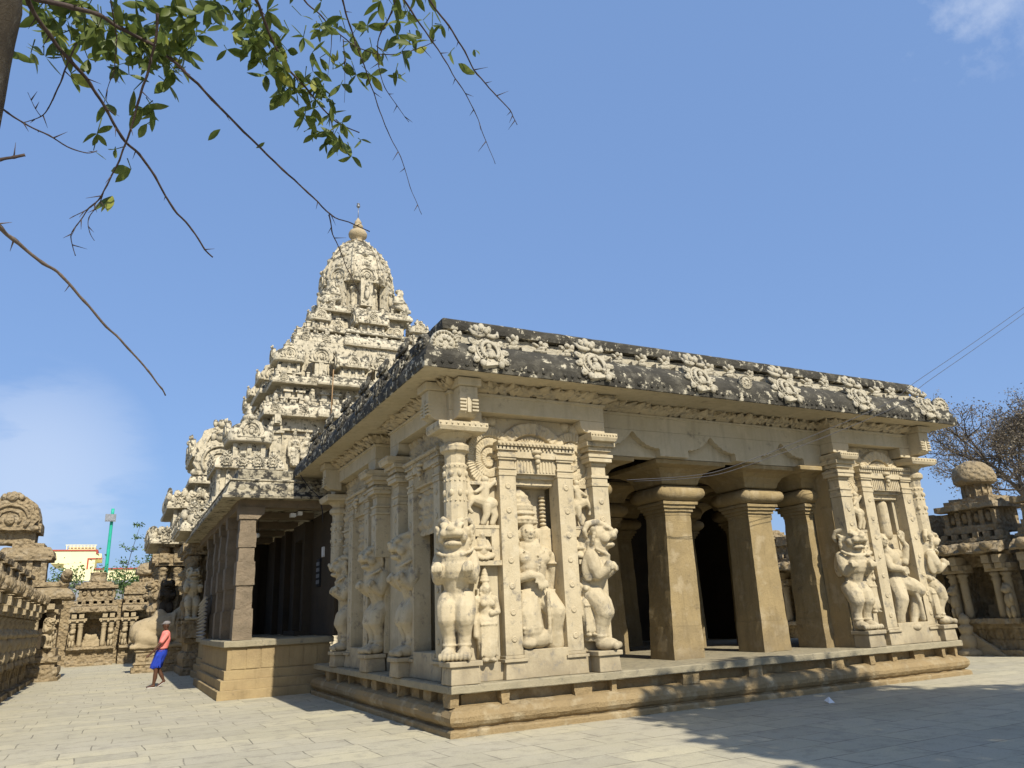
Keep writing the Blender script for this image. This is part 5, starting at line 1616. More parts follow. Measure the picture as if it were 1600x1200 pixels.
# ------------------------------------------------------------------ tree hanging over the camera
import json
TD = json.loads('{"b":[[0.011,0.004,0,[[-4.894,-9.632,3.15],[-4.877,-9.566,3.103],[-4.839,-9.514,3.072],[-4.801,-9.474,3.055],[-4.753,-9.43,3.03],[-4.715,-9.385,2.999],[-4.675,-9.336,2.959],[-4.636,-9.304,2.942],[-4.594,-9.264,2.909],[-4.539,-9.212,2.853],[-4.485,-9.175,2.815],[-4.449,-9.14,2.779],[-4.422,-9.118,2.768]]],[0.013,0.003,0,[[-4.94,-9.637,3.066],[-4.855,-9.594,3.096],[-4.798,-9.562,3.129],[-4.75,-9.528,3.155],[-4.697,-9.484,3.169],[-4.625,-9.439,3.179],[-4.569,-9.391,3.181],[-4.472,-9.322,3.15],[-4.377,-9.257,3.116],[-4.254,-9.189,3.061],[-4.166,-9.141,3.032],[-4.083,-9.092,2.998],[-4.003,-9.064,2.995],[-3.939,-9.036,2.994]]],[0.0045,0.0022,0,[[-4.092,-9.11,2.986],[-4.07,-9.068,2.955],[-4.033,-9.026,2.914],[-3.989,-8.981,2.861],[-3.938,-8.938,2.801]]],[0.007,0.002,0,[[-4.622,-9.56,3.181],[-4.623,-9.506,3.13],[-4.634,-9.456,3.079],[-4.646,-9.406,3.025],[-4.661,-9.353,2.961],[-4.678,-9.31,2.908],[-4.701,-9.268,2.852],[-4.714,-9.244,2.825],[-4.74,-9.221,2.797],[-4.762,-9.196,2.765],[-4.772,-9.173,2.737],[-4.761,-9.144,2.698]]],[0.003,0.0015,0,[[-4.712,-9.215,2.849],[-4.736,-9.202,2.82],[-4.774,-9.189,2.788],[-4.782,-9.186,2.781]]],[0.003,0.0015,0,[[-4.71,-9.22,2.858],[-4.719,-9.205,2.829],[-4.738,-9.188,2.793],[-4.733,-9.171,2.761],[-4.72,-9.162,2.744]]],[0.004,0.002,0,[[-4.786,-9.495,3.084],[-4.811,-9.448,3.016],[-4.821,-9.424,2.98],[-4.832,-9.407,2.952],[-4.847,-9.397,2.933],[-4.88,-9.388,2.911]]],[0.002,0.001,0,[[-4.847,-9.397,2.933],[-4.861,-9.409,2.948],[-4.875,-9.424,2.968]]],[0.005,0.002,0,[[-4.898,-9.573,2.82],[-4.885,-9.545,2.827],[-4.859,-9.512,2.83],[-4.813,-9.478,2.833],[-4.77,-9.443,2.833],[-4.74,-9.417,2.844],[-4.72,-9.4,2.867]]],[0.01,0.0035,1,[[-4.896,-9.556,2.586],[-4.866,-9.51,2.572],[-4.847,-9.47,2.566],[-4.795,-9.42,2.545],[-4.759,-9.38,2.538],[-4.712,-9.329,2.502],[-4.661,-9.279,2.462],[-4.609,-9.232,2.427],[-4.56,-9.187,2.387],[-4.525,-9.147,2.355],[-4.512,-9.114,2.346]]],[0.007,0.006,0,[[-4.901,-9.594,2.656],[-4.871,-9.602,2.68],[-4.85,-9.604,2.692],[-4.831,-9.606,2.7]]],[0.01,0.003,0,[[-4.453,-9.593,3.361],[-4.396,-9.533,3.335],[-4.361,-9.477,3.312],[-4.304,-9.41,3.268],[-4.24,-9.365,3.247],[-4.174,-9.321,3.221],[-4.117,-9.285,3.206],[-4.041,-9.265,3.202]]],[0.006,0.0015,0,[[-4.212,-9.603,3.477],[-4.166,-9.531,3.429],[-4.133,-9.478,3.397],[-4.09,-9.427,3.363],[-4.038,-9.367,3.312],[-3.997,-9.32,3.276],[-3.95,-9.27,3.23],[-3.892,-9.224,3.18],[-3.841,-9.17,3.117],[-3.783,-9.12,3.049]]],[0.005,0.002,0,[[-4.312,-9.548,3.442],[-4.267,-9.505,3.411],[-4.216,-9.481,3.397],[-4.164,-9.457,3.38],[-4.093,-9.44,3.364],[-4.016,-9.443,3.365],[-3.926,-9.475,3.388],[-3.875,-9.504,3.42]]],[0.005,0.0015,0,[[-4.026,-9.648,3.47],[-4.034,-9.559,3.411],[-4.045,-9.505,3.384],[-4.04,-9.446,3.343],[-4.0,-9.392,3.293],[-3.949,-9.361,3.262],[-3.902,-9.334,3.236]]],[0.007,0.002,0,[[-4.005,-9.668,3.482],[-3.941,-9.624,3.437],[-3.871,-9.594,3.398],[-3.807,-9.562,3.355],[-3.753,-9.532,3.316],[-3.68,-9.512,3.273],[-3.631,-9.5,3.25],[-3.61,-9.484,3.239],[-3.589,-9.467,3.226]]],[0.006,0.0015,0,[[-4.079,-9.639,3.478],[-3.985,-9.586,3.418],[-3.902,-9.547,3.368],[-3.852,-9.519,3.339],[-3.797,-9.487,3.3],[-3.731,-9.455,3.251],[-3.682,-9.415,3.198],[-3.625,-9.374,3.133]]],[0.004,0.0015,0,[[-4.73,-9.589,3.206],[-4.715,-9.521,3.159],[-4.708,-9.479,3.14],[-4.707,-9.427,3.105],[-4.714,-9.388,3.084],[-4.728,-9.338,3.048]]],[0.003,0.001,0,[[-4.186,-9.489,3.356],[-4.178,-9.451,3.313],[-4.176,-9.406,3.259]]],[0.003,0.001,0,[[-4.151,-9.483,3.341],[-4.136,-9.442,3.29],[-4.116,-9.379,3.209]]],[0.014,0.011,0,[[-4.98,-9.569,2.966],[-4.929,-9.605,3.126],[-4.758,-9.598,3.243],[-4.514,-9.602,3.345],[-4.257,-9.649,3.446],[-3.984,-9.689,3.494]]]],"c":[[[-4.911,-9.397,3.114],0.05,0.03,12],[[-4.854,-9.442,3.213],0.141,0.044,32],[[-4.787,-9.412,3.216],0.121,0.057,42],[[-4.703,-9.396,3.241],0.121,0.077,64],[[-4.615,-9.388,3.27],0.101,0.077,48],[[-4.542,-9.408,3.323],0.101,0.057,30],[[-4.63,-9.339,3.2],0.036,0.032,14],[[-4.651,-9.279,3.104],0.05,0.044,10],[[-4.77,-9.378,3.181],0.05,0.04,12],[[-4.749,-9.316,3.107],0.036,0.02,4],[[-4.685,-9.216,2.985],0.044,0.05,8],[[-4.665,-9.143,2.862],0.05,0.02,3],[[-4.477,-9.4,3.333],0.03,0.061,6],[[-4.407,-9.426,3.381],0.081,0.05,30],[[-4.339,-9.389,3.349],0.057,0.071,44],[[-4.293,-9.344,3.3],0.061,0.061,40],[[-4.23,-9.313,3.266],0.065,0.057,36],[[-4.164,-9.277,3.221],0.065,0.057,28],[[-4.097,-9.248,3.179],0.057,0.05,22],[[-4.152,-9.374,3.349],0.061,0.057,20],[[-4.076,-9.381,3.358],0.044,0.044,10],[[-4.08,-9.427,3.413],0.057,0.04,10],[[-4.225,-9.437,3.42],0.081,0.05,20],[[-4.028,-9.479,3.471],0.081,0.04,20],[[-3.958,-9.508,3.497],0.081,0.04,24],[[-3.965,-9.409,3.386],0.05,0.016,5],[[-3.912,-9.464,3.444],0.024,0.05,7],[[-3.839,-9.465,3.434],0.028,0.044,6],[[-3.762,-9.504,3.462],0.02,0.016,2],[[-3.708,-9.42,3.35],0.012,0.028,2],[[-4.425,-9.226,3.108],0.01,0.01,1],[[-4.344,-9.237,3.143],0.006,0.008,1],[[-3.955,-9.411,3.387],0.05,0.024,7],[[-4.866,-9.434,3.196],0.061,0.04,14],[[-4.655,-9.379,3.242],0.081,0.04,24]],"t":[[[-4.947,-9.847,3.071],0.09],[[-4.939,-9.731,2.94],0.085],[[-4.979,-9.588,2.717],0.088],[[-5.037,-9.457,2.469],0.1],[[-5.118,-9.242,2.141],0.11],[[-5.238,-9.242,0.0],0.14]],"u":[-0.0949,-0.281,0.955],"r":[0.8917,-0.4505,-0.0439],"f":[0.4426,0.8474,0.2933]}')
ot = thing('overhanging_tree', tuple(TD['t'][-1][0]), 'thorny tree with drooping leafy branches hanging across the upper left sky', 'tree')
mb = MB()
pts = [Vector(p) for p, r in TD['t']]; rad = [r for p, r in TD['t']]
P2 = []; R2 = []
for i in range(len(pts) - 1):
    k = max(2, int((pts[i + 1] - pts[i]).length / .05))
    for q in range(k): P2.append(pts[i].lerp(pts[i + 1], q / k)); R2.append(rad[i] + (rad[i + 1] - rad[i]) * q / k)
P2.append(pts[-1]); R2.append(rad[-1])
mb.tube(P2, R2, 16)
mb.v = [tuple(Vector(v) + noise.noise_vector(Vector(v) * 9) * .012) for v in mb.v]
mb.build('trunk', M['bark'], ot)
rr = random.Random(11)
def curve(P, n):
    P = [Vector(p) for p in P]; out = []
    for i in range(len(P) - 1):
        a = P[max(i - 1, 0)]; b = P[i]; c = P[i + 1]; d = P[min(i + 2, len(P) - 1)]
        for q in range(n):
            t = q / n
            out.append(.5 * ((2 * b) + (-a + c) * t + (2 * a - 5 * b + 4 * c - d) * t * t + (-a + 3 * b - 3 * c + d) * t ** 3))
    out.append(P[-1]); return out
RTv, UPv, FWv = Vector(TD['r']), Vector(TD['u']), Vector(TD['f'])
for (ra, rb, dry, P) in TD['b']:
    mb = MB(); pts = curve(P, 5); n = len(pts)
    rads = [.5 * (ra + (rb - ra) * (i / (n - 1)) ** .8) * (1.22 if i % 5 == 0 else 1) * rr.uniform(.92, 1.08) for i in range(n)]
    pts = [p + noise.noise_vector(p * 22) * .0035 for p in pts]
    mb.tube(pts, rads, 7)
    for i in range(4, n - 1, 3):                            # thorns
        if rr.random() < (.55 if not dry else .15):
            d = (pts[i + 1] - pts[i]).normalized()
            s_ = Vector((rr.uniform(-1, 1), rr.uniform(-1, 1), rr.uniform(-1, .6))); s_ = (s_ - d * s_.dot(d)).normalized() + d * .5
            L = rr.uniform(.018, .04)
            mb.tube([pts[i], pts[i] + s_ * L], [max(rads[i] * .45, .0018), .0003], 5)
    mb.build('branch', M['drytwig' if dry else 'twig'], ot)
def leaf(mb, p, d, nrm, L, W):
    d = d.normalized(); s_ = d.cross(nrm).normalized(); n_ = s_.cross(d)
    st = [(0, .0), (.14, .30), (.35, .62), (.6, .66), (.82, .40), (1., 0)]
    vs = []; cu = rr.uniform(-.22, .22)
    for (t, wv) in st:
        c = p + d * (L * t) + n_ * (L * cu * t * t)
        vs += [c - s_ * (W * wv * .5) + n_ * W * wv * .16, c, c + s_ * (W * wv * .5) + n_ * W * wv * .16]
    fs = []
    for i in range(len(st) - 1):
        for q in (0, 1): fs.append((i * 3 + q, i * 3 + q + 1, i * 3 + q + 4, i * 3 + q + 3))
    mb.add(vs, fs, True)
lf = MB(); ly = MB(); tw = MB()
for (c, rx, ry, n) in TD['c']:
    c = Vector(c); k = 0; n = int(n * 1.25)
    while k < n:
        # a sprig: short twig with a rosette of leaves
        a = rr.uniform(0, 2 * PI); q = math.sqrt(rr.random())
        p = c + RTv * (rx * q * math.cos(a)) + UPv * (ry * q * math.sin(a)) + FWv * rr.uniform(-.14, .14)
        m_n = min(n - k, rr.randint(2, 5))
        e = p + Vector((rr.uniform(-.03, .03), rr.uniform(-.03, .03), rr.uniform(.01, .05)))
        if n > 3: lf.tube([e, p], [.0016, .001], 4)
        for _ in range(m_n):
            d = Vector((rr.uniform(-1, 1), rr.uniform(-1, 1), rr.uniform(-1.5, .35)))
            nr = Vector((rr.uniform(-1, 1), rr.uniform(-1, 1), rr.uniform(-.4, 1)))
            L = rr.uniform(.034, .072); W = L * rr.uniform(.45, .62)
            leaf(ly if rr.random() < .06 else lf, p, d, nr, L, W); k += 1
lf.build('foliage', M['leaf'], ot, recalc=False); ly.build('yellowing_leaves', M['leaf2'], ot, recalc=False)
# ------------------------------------------------------------------ walking man
man = thing('person', (-3.38, 16.4, 0), 'man in a coral pink shirt, blue wrap and grey cap walking left past the porch', 'person')
px_, py_ = -3.38, 16.4
def at_(x, y, z): return (px_ + x, py_ + y, z)
sk = MB()
def head_left(m, c, r):
    q = MB(); face(q, (0, 0, 0), r)
    m.merge(q, lambda p: Vector((c[0] + p.y, c[1] - p.x, c[2] + p.z)))
sk.chain([at_(.27, 0, 1.62), at_(.25, 0, 1.74)], [.065, .06])
head_left(sk, at_(.25, 0, 1.86), .105)
# legs (front = towards -X)
sk.chain([at_(.14, -.09, 1.0), at_(.02, -.10, .62), at_(.055, -.1, .50), at_(.05, -.10, .30), at_(.02, -.1, .10)], [.115, .075, .066, .068, .042])
sk.chain([at_(.03, -.1, .06), at_(-.08, -.1, .035), at_(-.16, -.1, .025)], [.048, .036, .026])
for k in range(5): sk.ell(at_(-.17 + abs(k - 1) * .008, -.1 + (k - 2) * .02, .022), .013, n=6, m=5)
sk.chain([at_(.18, .09, 1.0), at_(.12, .10, .64), at_(.14, .1, .52), at_(.24, .10, .34), at_(.31, .1, .20)], [.115, .075, .066, .062, .040])
sk.chain([at_(.33, .1, .17), at_(.24, .1, .09), at_(.15, .1, .035)], [.045, .036, .026])
for k in range(5): sk.ell(at_(.135, .1 + (k - 2) * .02, .025), .013, n=6, m=5)
# near arm swings forward, far arm hangs back
sk.chain([at_(.26, -.21, 1.56), at_(.10, -.26, 1.30), at_(-.06, -.27, 1.10), at_(-.18, -.26, .99)], [.058, .044, .038, .028])
sk.ell(at_(-.22, -.26, .95), (.045, .022, .05), (0, .7, 0))
for k in range(4): sk.chain([at_(-.245, -.285 + k * .017, .925), at_(-.275, -.285 + k * .017, .875), at_(-.262, -.282 + k * .017, .845)], [.0095, .009, .008], 6)
sk.chain([at_(-.215, -.285, .95), at_(-.255, -.30, .92)], [.011, .008], 6)
sk.chain([at_(.26, .21, 1.56), at_(.22, .26, 1.28), at_(.06, .25, 1.06)], [.058, .044, .034])
sk.ell(at_(.02, .25, 1.02), (.045, .022, .05)); 
for k in range(4): sk.chain([at_(.0, .225 + k * .017, .99), at_(-.03, .225 + k * .017, .94)], [.0095, .008], 6)
body = remesh(sk, 'body', M['skin'], .0105, 2)
put('body', body, man, (0, 0, 0)); WLOC['tmp'] = Vector((0, 0, 0))
man.children[0].location = -Vector(man.location)
def clothed(mb, name, mat, vox=.013, rough=.004, fq=9):
    me = remesh(mb, name, mat, vox, 2, rough, fq); o = bpy.data.objects.new(name, me); link(o, man); o.location = -Vector(man.location); return o
sh = MB()
sh.chain([at_(.26, 0, 1.58), at_(.25, 0, 1.42), at_(.20, 0, 1.20), at_(.18, 0, 1.12)], [.135, .165, .16, .165], 16)
sh.chain([at_(.27, -.15, 1.57), at_(.27, .15, 1.57)], [.085, .085])
sh.chain([at_(.27, -.20, 1.56), at_(.15, -.245, 1.37)], [.085, .075]); sh.chain([at_(.27, .20, 1.56), at_(.24, .25, 1.36)], [.085, .075])
sh.ell(at_(.25, 0, 1.66), (.085, .085, .04))
clothed(sh, 'shirt', M['pink'])
lu = MB()
lu.chain([at_(.19, 0, 1.13), at_(.17, 0, 1.0), at_(.11, 0, .82), at_(.06, 0, .70)], [.165, .175, .17, .155], 16)
lu.chain([at_(.14, -.09, .98), at_(.00, -.10, .66)], [.13, .125]); lu.chain([at_(.18, .09, .98), at_(.14, .10, .66)], [.13, .115])
lu.chain([at_(.05, -.2, .95), at_(-.06, -.17, .60)], [.05, .045], 8)
for k in range(5): lu.chain([at_(.14 - k * .02, -.20 + .01 * k, 1.05 - k * .03), at_(.16 - k * .07, -.19 + .015 * k, .60)], [.02, .022], 6)
clothed(lu, 'waist_cloth', M['blue'], .013, .007, 8)
b = MB(); b.tube([at_(.19 + .172 * math.cos(R(a)), .172 * math.sin(R(a)), 1.145) for a in range(0, 361, 20)], .014, 6); b.build('belt', M['iron'], man)
cp = MB(); cp.ell(at_(.26, 0, 1.925), (.118, .105, .075)); cp.ell(at_(.15, 0, 1.905), (.085, .08, .014), (0, -.15, 0)); clothed(cp, 'cap', M['cap'], .011, 0)
for (x, y, z, a) in ((.245, .1, .075, .60), (-.05, -.1, .008, 0)):
    s_ = MB(); s_.ell((0, 0, 0), (.145, .05, .012)); 
    s_.tf(lambda p: Vector((px_ + x + p.x * math.cos(a) , py_ + y + p.y, z + p.z + p.x * math.sin(a))))
    s_.build('sandal', M['white'], man)

# ------------------------------------------------------------------ beyond the far wall
lamp = thing('lamp_post', (-5.75, 60, 0), 'tall green lamp post with a small dark floodlight head, rising behind the far wall', 'lamp post')
mb = MB(); mb.lathe((-5.75, 60, 0), [(.15, 0), (.14, 6), (.12, 11.2), (.12, 11.6)], 12); mb.build('pole', M['green'], lamp)
mb = MB(); mb.box(-6.25, -5.45, 59.6, 59.82, 10.5, 11.1); mb.box(-6.0, -5.6, 59.8, 60.1, 10.85, 10.95)
for k in range(4): mb.box(-6.2 + k * .19, -6.06 + k * .19, 59.57, 59.598, 10.56, 11.04)
mb.build('floodlight', M['metal'], lamp)
bd = thing('yellow_building', (-8, 92, 0), 'pale yellow flat roofed building with thin red trim behind the far wall', 'building')
mb = MB(); mb.box(-11.9, -7.5, 90, 98, 9.4, 10.8); mb.box(-10.6, -7.501, 90.01, 98, 0, 9.399); mb.box(-7.499, -6.9, 90.02, 98, 10.0, 10.5); mb.box(-7.498, 6.5, 90.6, 97, 0, 8.75)
o = mb.build('wall', M['yellow'], bd)
mb = MB(); mb.box(-12.0, -7.3, 89.9, 98, 10.802, 10.95); mb.box(-7.49, -7.3, 89.9, 90.4, 10.5, 10.80); mb.box(-8.3, -6.8, 89.93, 89.998, 9.85, 9.99); mb.box(-8.3, -8.14, 89.93, 89.998, 8.76, 9.85); mb.box(-8.3, 6.5, 90.4, 90.59, 8.752, 8.87)
mb.build('red_trim', M['redtrim'], bd)
mb = MB(); mb.box(-10.4, -7.6, 91, 97, 10.96, 11.4)
for k in range(9): mb.box(-10.6 + k * .36, -10.52 + k * .36, 90.6, 90.7, 10.96, 11.5)
mb.box(-10.7, -7.5, 90.6, 90.7, 11.5, 11.58); mb.build('parapet', M['yellow'], bd)
mb = MB(); mb.box(-11.8, 6, 70, 74, 0, 6.0); mb.box(-12, 6.2, 69.6, 74.2, 6.002, 6.3)
tag(mb.build('flat_roof_shed', M['bluegrey'], None, loc=(-3, 72, 0)), 'long low blue grey shed roof just above the far wall, below the yellow building', 'shed')

def leafquads(mb, pts, s0, s1, rnd, droop=.3):
    for p in pts:
        s = rnd.uniform(s0, s1)
        a = Vector((rnd.uniform(-1, 1), rnd.uniform(-1, 1), rnd.uniform(-1, .6))).normalized(); b_ = a.cross(Vector((rnd.uniform(-1, 1), rnd.uniform(-1, 1), rnd.uniform(-1, 1)))).normalized()
        mb.add([p - a * s, p + b_ * s * .5, p + a * s, p - b_ * s * .5], [(0, 1, 2, 3)])
def grow(rnd, mb, p, d, L, r, depth, tips, spread=.6, up=.15, segs=4, n=5, kids=(2, 3), shrink=.72):
    pts = [p]; dd = d.normalized()
    for i in range(segs):
        dd = (dd + Vector((rnd.uniform(-.22, .22), rnd.uniform(-.22, .22), rnd.uniform(-.12, .2) * 1.))).normalized()
        pts.append(pts[-1] + dd * (L / segs))
    mb.tube(pts, [r * (1 - .4 * i / segs) for i in range(segs + 1)], n if depth > 1 else 4)
    if depth <= 0: tips.extend(pts[1:]); return
    for k in range(rnd.randint(*kids)):
        q = pts[rnd.randint(max(1, segs - 2), segs)] if k else pts[-1]
        s_ = Vector((rnd.uniform(-1, 1), rnd.uniform(-1, 1), rnd.uniform(-.6, .9))).normalized()
        grow(rnd, mb, q, (dd + s_ * spread + Vector((0, 0, up))).normalized(), L * shrink * rnd.uniform(.8, 1.15), r * .6, depth - 1, tips, spread, up, segs, n, kids, shrink)
def tree(name, loc, label, h, r, depth, mats, leaf, seed, spread=.6, up=.15, lean=(0, 0), kids=(2, 3), trunk_h=.3, group=None, shrink=.72, start=None):
    t = thing(name, loc, label, 'tree', group); rnd = random.Random(seed)
    mb = MB(); tips = []; p = Vector(loc); top = p + Vector((lean[0], lean[1], h * trunk_h))
    mb.tube([p, p.lerp(top, .5) + Vector((.05, 0, 0)), top], [r * 1.25, r, r * .9], 9)
    mb.build('trunk', mats[0], t)
    br = MB()
    for k in range(start or 4):
        a = 2 * PI * k / (start or 4) + rnd.uniform(-.4, .4)
        grow(rnd, br, top, Vector((math.cos(a) * spread * 1.3, math.sin(a) * spread * 1.3, 1)), h * (1 - trunk_h) * .42, r * .62, depth, tips, spread, up, kids=kids, shrink=shrink)
    br.build('branches', mats[0], t)
    cr = MB(); per, s0, s1, rad = leaf
    pts = [q + Vector((rnd.gauss(0, rad), rnd.gauss(0, rad), rnd.gauss(0, rad))) for q in tips for _ in range(per)]
    leafquads(cr, pts, s0, s1, rnd)
    cr.build('crown', mats[1], t, recalc=False)
    return t
tree('bare_tree', (31.2, 6.4, 0), 'large nearly leafless tree with fine brown twigs at the right picture edge', 10.4, .22, 5, (M['treebark'], M['dryleaf']), (3, .03, .065, .16), 5, .95, .0, (.5, .1), (3, 4), .36, None, .72, 6)
tree('distant_tree', (36., 20., 0), 'small hazy grey green tree low behind the mushroom dome shrine', 7.6, .2, 3, (M['treebark'], M['shade_leaf']), (8, .06, .13, .35), 9, .6, .1, (0, 0), (2, 3), .35)
# saplings and bushes seen above the far wall
for i, (x, y, h, sd_, lb_) in enumerate(((-4.85, 47, 8.6, 3, 'tall thin leafy sapling nearest the green lamp post on its right'), (-3.9, 48, 7.6, 4, 'shorter feathery sapling between the thin sapling and the lion columns'))):
    t = thing('sapling', (x, y, 0), lb_, 'sapling', 'saplings beyond the far wall'); rnd = random.Random(sd_)
    mb = MB(); pts = [Vector((x + .12 * math.sin(k * .7) + k * .10, y, k * h / 10)) for k in range(11)]
    mb.tube(pts, [.06 - .005 * k for k in range(11)], 5); cl = []
    for k in range(4, 11):
        for q in range(4):
            e = pts[k] + Vector((rnd.uniform(-.8, .8), rnd.uniform(-.5, .5), rnd.uniform(.1, .7))) * (.9 if k < 9 else .5)
            mb.tube([pts[k], e], [.016, .006], 4)
            cl += [pts[k].lerp(e, rnd.uniform(.3, 1.1)) + Vector((rnd.gauss(0, .10), rnd.gauss(0, .1), rnd.gauss(0, .08))) for _ in range(13)]
    mb.build('stem', M['twig'], t); cr = MB(); leafquads(cr, cl, .05, .12, rnd); cr.build('foliage', M['bush'], t, recalc=False)
for i, (x, y, z, rx, rz_, n, lb_) in enumerate(((-4.2, 44, 4.6, 1.7, .9, 1500, 'dense bright green bush top showing just above the far wall'), (-7.6, 44, 5.0, 1.0, .7, 500, 'small light green bush behind the roof of the vaulted shrine'), (-2.9, 46, 5.6, .6, 1.2, 420, 'narrow green shrub left of the lion columns, behind the far wall'), (-5.9, 45, 5.2, .6, 1.1, 90, 'sparse thin twiggy shrub left of the green lamp post'))):
    t = thing('bush', (x, y, 0), lb_, 'bush', 'bushes beyond the far wall'); rnd = random.Random(20 + i)
    mb = MB(); cl = []
    for k in range(9):
        e = Vector((x + rnd.uniform(-1, 1) * rx * .8, y + rnd.uniform(-.6, .6), z + rnd.uniform(-.3, .8) * rz_)); mb.tube([(x, y, 0), ((x + e.x) / 2, y, z * .6), e], [.05, .03, .012], 5)
    for k in range(n):
        a = rnd.uniform(0, 2 * PI); q = rnd.random() ** .5; zz = rnd.gauss(0, .55)
        cl.append(Vector((x + rx * q * math.cos(a), y + rx * .6 * q * math.sin(a), z + rz_ * zz)))
    mb.build('stem', M['twig'], t); cr = MB(); leafquads(cr, cl, .06, .13, rnd); cr.build('foliage', M['bush'], t, recalc=False)
# ------------------------------------------------------------------ tree behind the viewer whose shade falls on the paving
t = thing('shade_tree', (6.4, -17.0, 0), 'broad dense tree standing behind the viewer, shading the right side of the paving', 'tree')
rnd = random.Random(8); mb = MB(); tips = []
mb.tube([(6.4, -17, 0), (6.3, -17.1, 3), (6.4, -17, 5.2)], [.5, .38, .34], 10); mb.build('trunk', M['treebark'], t)
br = MB()
for k in range(6):
    a = k * PI / 3; grow(rnd, br, Vector((6.4, -17, 5.1)), Vector((math.cos(a) * .9, math.sin(a) * .9, 1)), 3.4, .2, 2, tips, .6, .1)
br.build('branches', M['treebark'], t)
cr = MB(); pts = []
# lobes of the crown, (x, y, z, radius)
LO = [(5.0, -12.6, 10.4, 1.5), (6.9, -12.4, 10.6, 1.7), (8.9, -12.7, 10.3, 1.7), (10.7, -14.2, 9.7, 1.8), (4.2, -14.3, 10., 1.3), (6.4, -14.9, 10.8, 2.2), (8.9, -15.2, 10.2, 2.2), (4.0, -16.4, 9.8, 1.6), (3.6, -18.2, 9.2, 1.6), (6.2, -17.6, 10.2, 2.3), (9, -17.9, 9.8, 2.4),
      (12.2, -16.4, 9.2, 2.1), (12.4, -19., 9, 2.2), (5, -20., 8.8, 2.2), (9., -20.5, 8.8, 2.4), (14., -18., 8.6, 2.), (7.5, -12.0, 9.4, 1.2), (5.9, -12.2, 9.3, 1.0)]
for (x, y, z, r_) in LO:
    for _ in range(int(560 * r_)):
        v = Vector((rnd.gauss(0, 1), rnd.gauss(0, 1), rnd.gauss(0, 1))).normalized() * r_ * rnd.random() ** .4
        pts.append(Vector((x, y, z)) + v)
leafquads(cr, pts, .14, .30, rnd); cr.build('crown', M['shade_leaf'], t, recalc=False)
# ------------------------------------------------------------------ overhead wires, litter
for (pts, lb_) in (([(3.848, 0.35, 4.076), (5.273, 0.1, 4.176), (6.237, -0.1, 4.387), (8.733, -0.5, 5.25), (10.422, -0.8, 5.904), (11.092, -0.95, 6.331), (12.871, -1.3, 7.316), (14.802, -1.8, 8.449), (18.822, -2.6, 10.779)], 'upper of two thin grey wires rising from the dark bay to the right sky'),
    ([(4.01, 0.35, 4.057), (5.381, 0.1, 4.142), (6.402, -0.1, 4.356), (8.912, -0.5, 5.178), (10.689, -0.8, 5.852), (11.511, -0.95, 6.373), (13.104, -1.3, 7.279), (14.726, -1.8, 8.266), (18.729, -2.6, 10.605)], 'lower of two thin grey wires rising from the dark bay to the right sky')):
    m = MB(); m.tube(curve(pts, 6), .006, 5)
    tag(m.build('overhead_wire', M['wire'], None, loc=pts[0]), lb_, 'wire')
m = MB(); m.add([(6.58, -1.2, .01), (6.70, -1.22, .012), (6.69, -1.10, .09), (6.60, -1.08, .05), (6.64, -1.16, .11)], [(0, 1, 4), (1, 2, 4), (2, 3, 4), (3, 0, 4), (0, 3, 2, 1)])
tag(m.build('paper_scrap', M['white'], None, loc=(6.64, -1.16, .01)), 'crumpled white scrap of paper lying on the shaded paving', 'litter')
g = MB(); g.add([(-400, -400, 0), (400, -400, 0), (400, 400, 0), (-400, 400, 0)], [(0, 1, 2, 3)])
tag(g.build('ground', M['paving'], None, loc=(0, 0, 0)), kind='structure')
# ------------------------------------------------------------------ camera, light, sky
cam_d = bpy.data.cameras.new('camera'); cam = bpy.data.objects.new('camera', cam_d); col.objects.link(cam)
cam_d.sensor_width = 36; cam_d.lens = 36 * 1164.5 / 1600
cam_d.clip_end = 3000; cam_d.clip_start = .02
yw, pt, rl = R(27.57732), R(17.05598), R(-2.633)
Fv = Vector((math.sin(yw) * math.cos(pt), math.cos(yw) * math.cos(pt), math.sin(pt)))
r0 = Vector((math.cos(yw), -math.sin(yw), 0)); u0 = r0.cross(Fv)
Rv = math.cos(rl) * r0 + math.sin(rl) * u0; Uv = -math.sin(rl) * r0 + math.cos(rl) * u0
mt = Matrix((Rv, Uv, -Fv)).transposed().to_4x4()
mt.translation = Vector((-4.5706, -11.2306, 1.75))
cam.matrix_world = mt
scene.camera = cam
SEL, SAZ = R(43), R(176.8)
sd = bpy.data.lights.new('sun', 'SUN'); sd.energy = 4.0; sd.angle = R(.5); sd.color = (1., .94, .825)
so = bpy.data.objects.new('sun', sd); col.objects.link(so)
sv = Vector((math.sin(SAZ) * math.cos(SEL), math.cos(SAZ) * math.cos(SEL), math.sin(SEL)))
so.rotation_euler = (-sv).to_track_quat('-Z', 'Y').to_euler(); so.location = (0, -20, 30)
w = bpy.data.worlds.new('World'); scene.world = w; w.use_nodes = True
nt = w.node_tree; nt.nodes.clear()
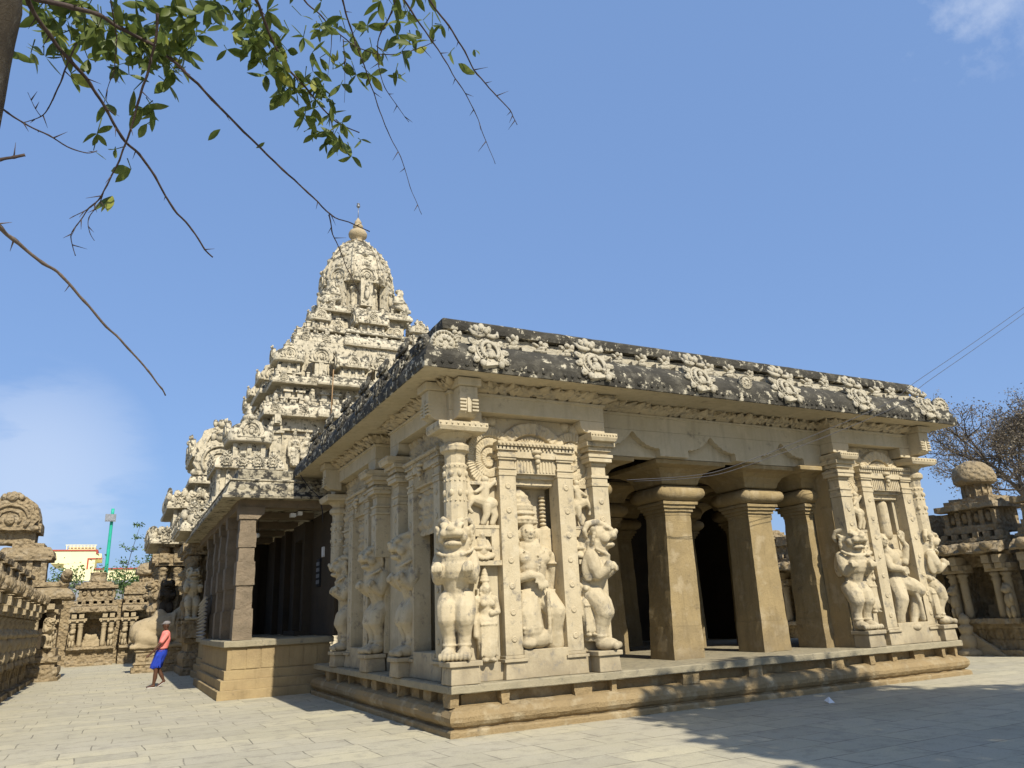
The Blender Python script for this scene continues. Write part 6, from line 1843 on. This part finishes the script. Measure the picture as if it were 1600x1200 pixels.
out = nt.nodes.new('ShaderNodeOutputWorld'); bg = nt.nodes.new('ShaderNodeBackground')
sky = nt.nodes.new('ShaderNodeTexSky'); sky.sky_type = 'NISHITA'; sky.sun_disc = False
sky.sun_elevation = SEL; sky.sun_rotation = SAZ; sky.air_density = 1.0; sky.dust_density = 1.6; sky.ozone_density = 3.0; sky.altitude = 0
bg.inputs[1].default_value = .138
tc = nt.nodes.new('ShaderNodeTexCoord')
def cloud(dirv, rad, sx, lo, hi, amt, scale):
    """wispy cloud around a direction"""
    d = Vector(dirv).normalized()
    dot = nn(nt, 'ShaderNodeVectorMath', operation='DOT_PRODUCT'); dot.inputs[1].default_value = d
    nt.links.new(tc.outputs['Generated'], dot.inputs[0])
    mask = ramp(nt, dot.outputs['Value'], math.cos(rad), math.cos(rad * .15))
    mp = nn(nt, 'ShaderNodeMapping'); mp.inputs['Scale'].default_value = (scale, scale, scale * sx)
    nt.links.new(tc.outputs['Generated'], mp.inputs['Vector'])
    n = noise_n(nt, mp.outputs[0], 1., 7, .62)
    v = mth(nt, 'MULTIPLY', ramp(nt, mth(nt, 'ADD', n, mth(nt, 'MULTIPLY', mask, .22)), lo, hi), mask)
    return mth(nt, 'MULTIPLY', v, amt)
def raydir(px, py): return Fv + Rv * (px - 800) / 1164.5 - Uv * (py - 600) / 1164.5
c = sky.outputs[0]
hsv = nn(nt, 'ShaderNodeHueSaturation'); hsv.inputs['Saturation'].default_value = 1.0; hsv.inputs['Value'].default_value = 1.
nt.links.new(c, hsv.inputs['Color']); c = hsv.outputs[0]
c = mix(nt, .74, c, (.98, 1.70, 3.32))
for args in ((raydir(1520, 5), .10, 1.0, .60, .86, .42, 12.), (raydir(50, 740), .14, 3.5, .44, .66, .36, 5.)):
    c = mix(nt, cloud(*args), c, (4.2, 4.5, 5.0))
nt.links.new(c, bg.inputs[0]); nt.links.new(bg.outputs[0], out.inputs[0])
scene.view_settings.view_transform = 'Standard'; scene.view_settings.look = 'None'
scene.view_settings.exposure = .60; scene.view_settings.gamma = 1.
scene.render.engine = 'CYCLES'
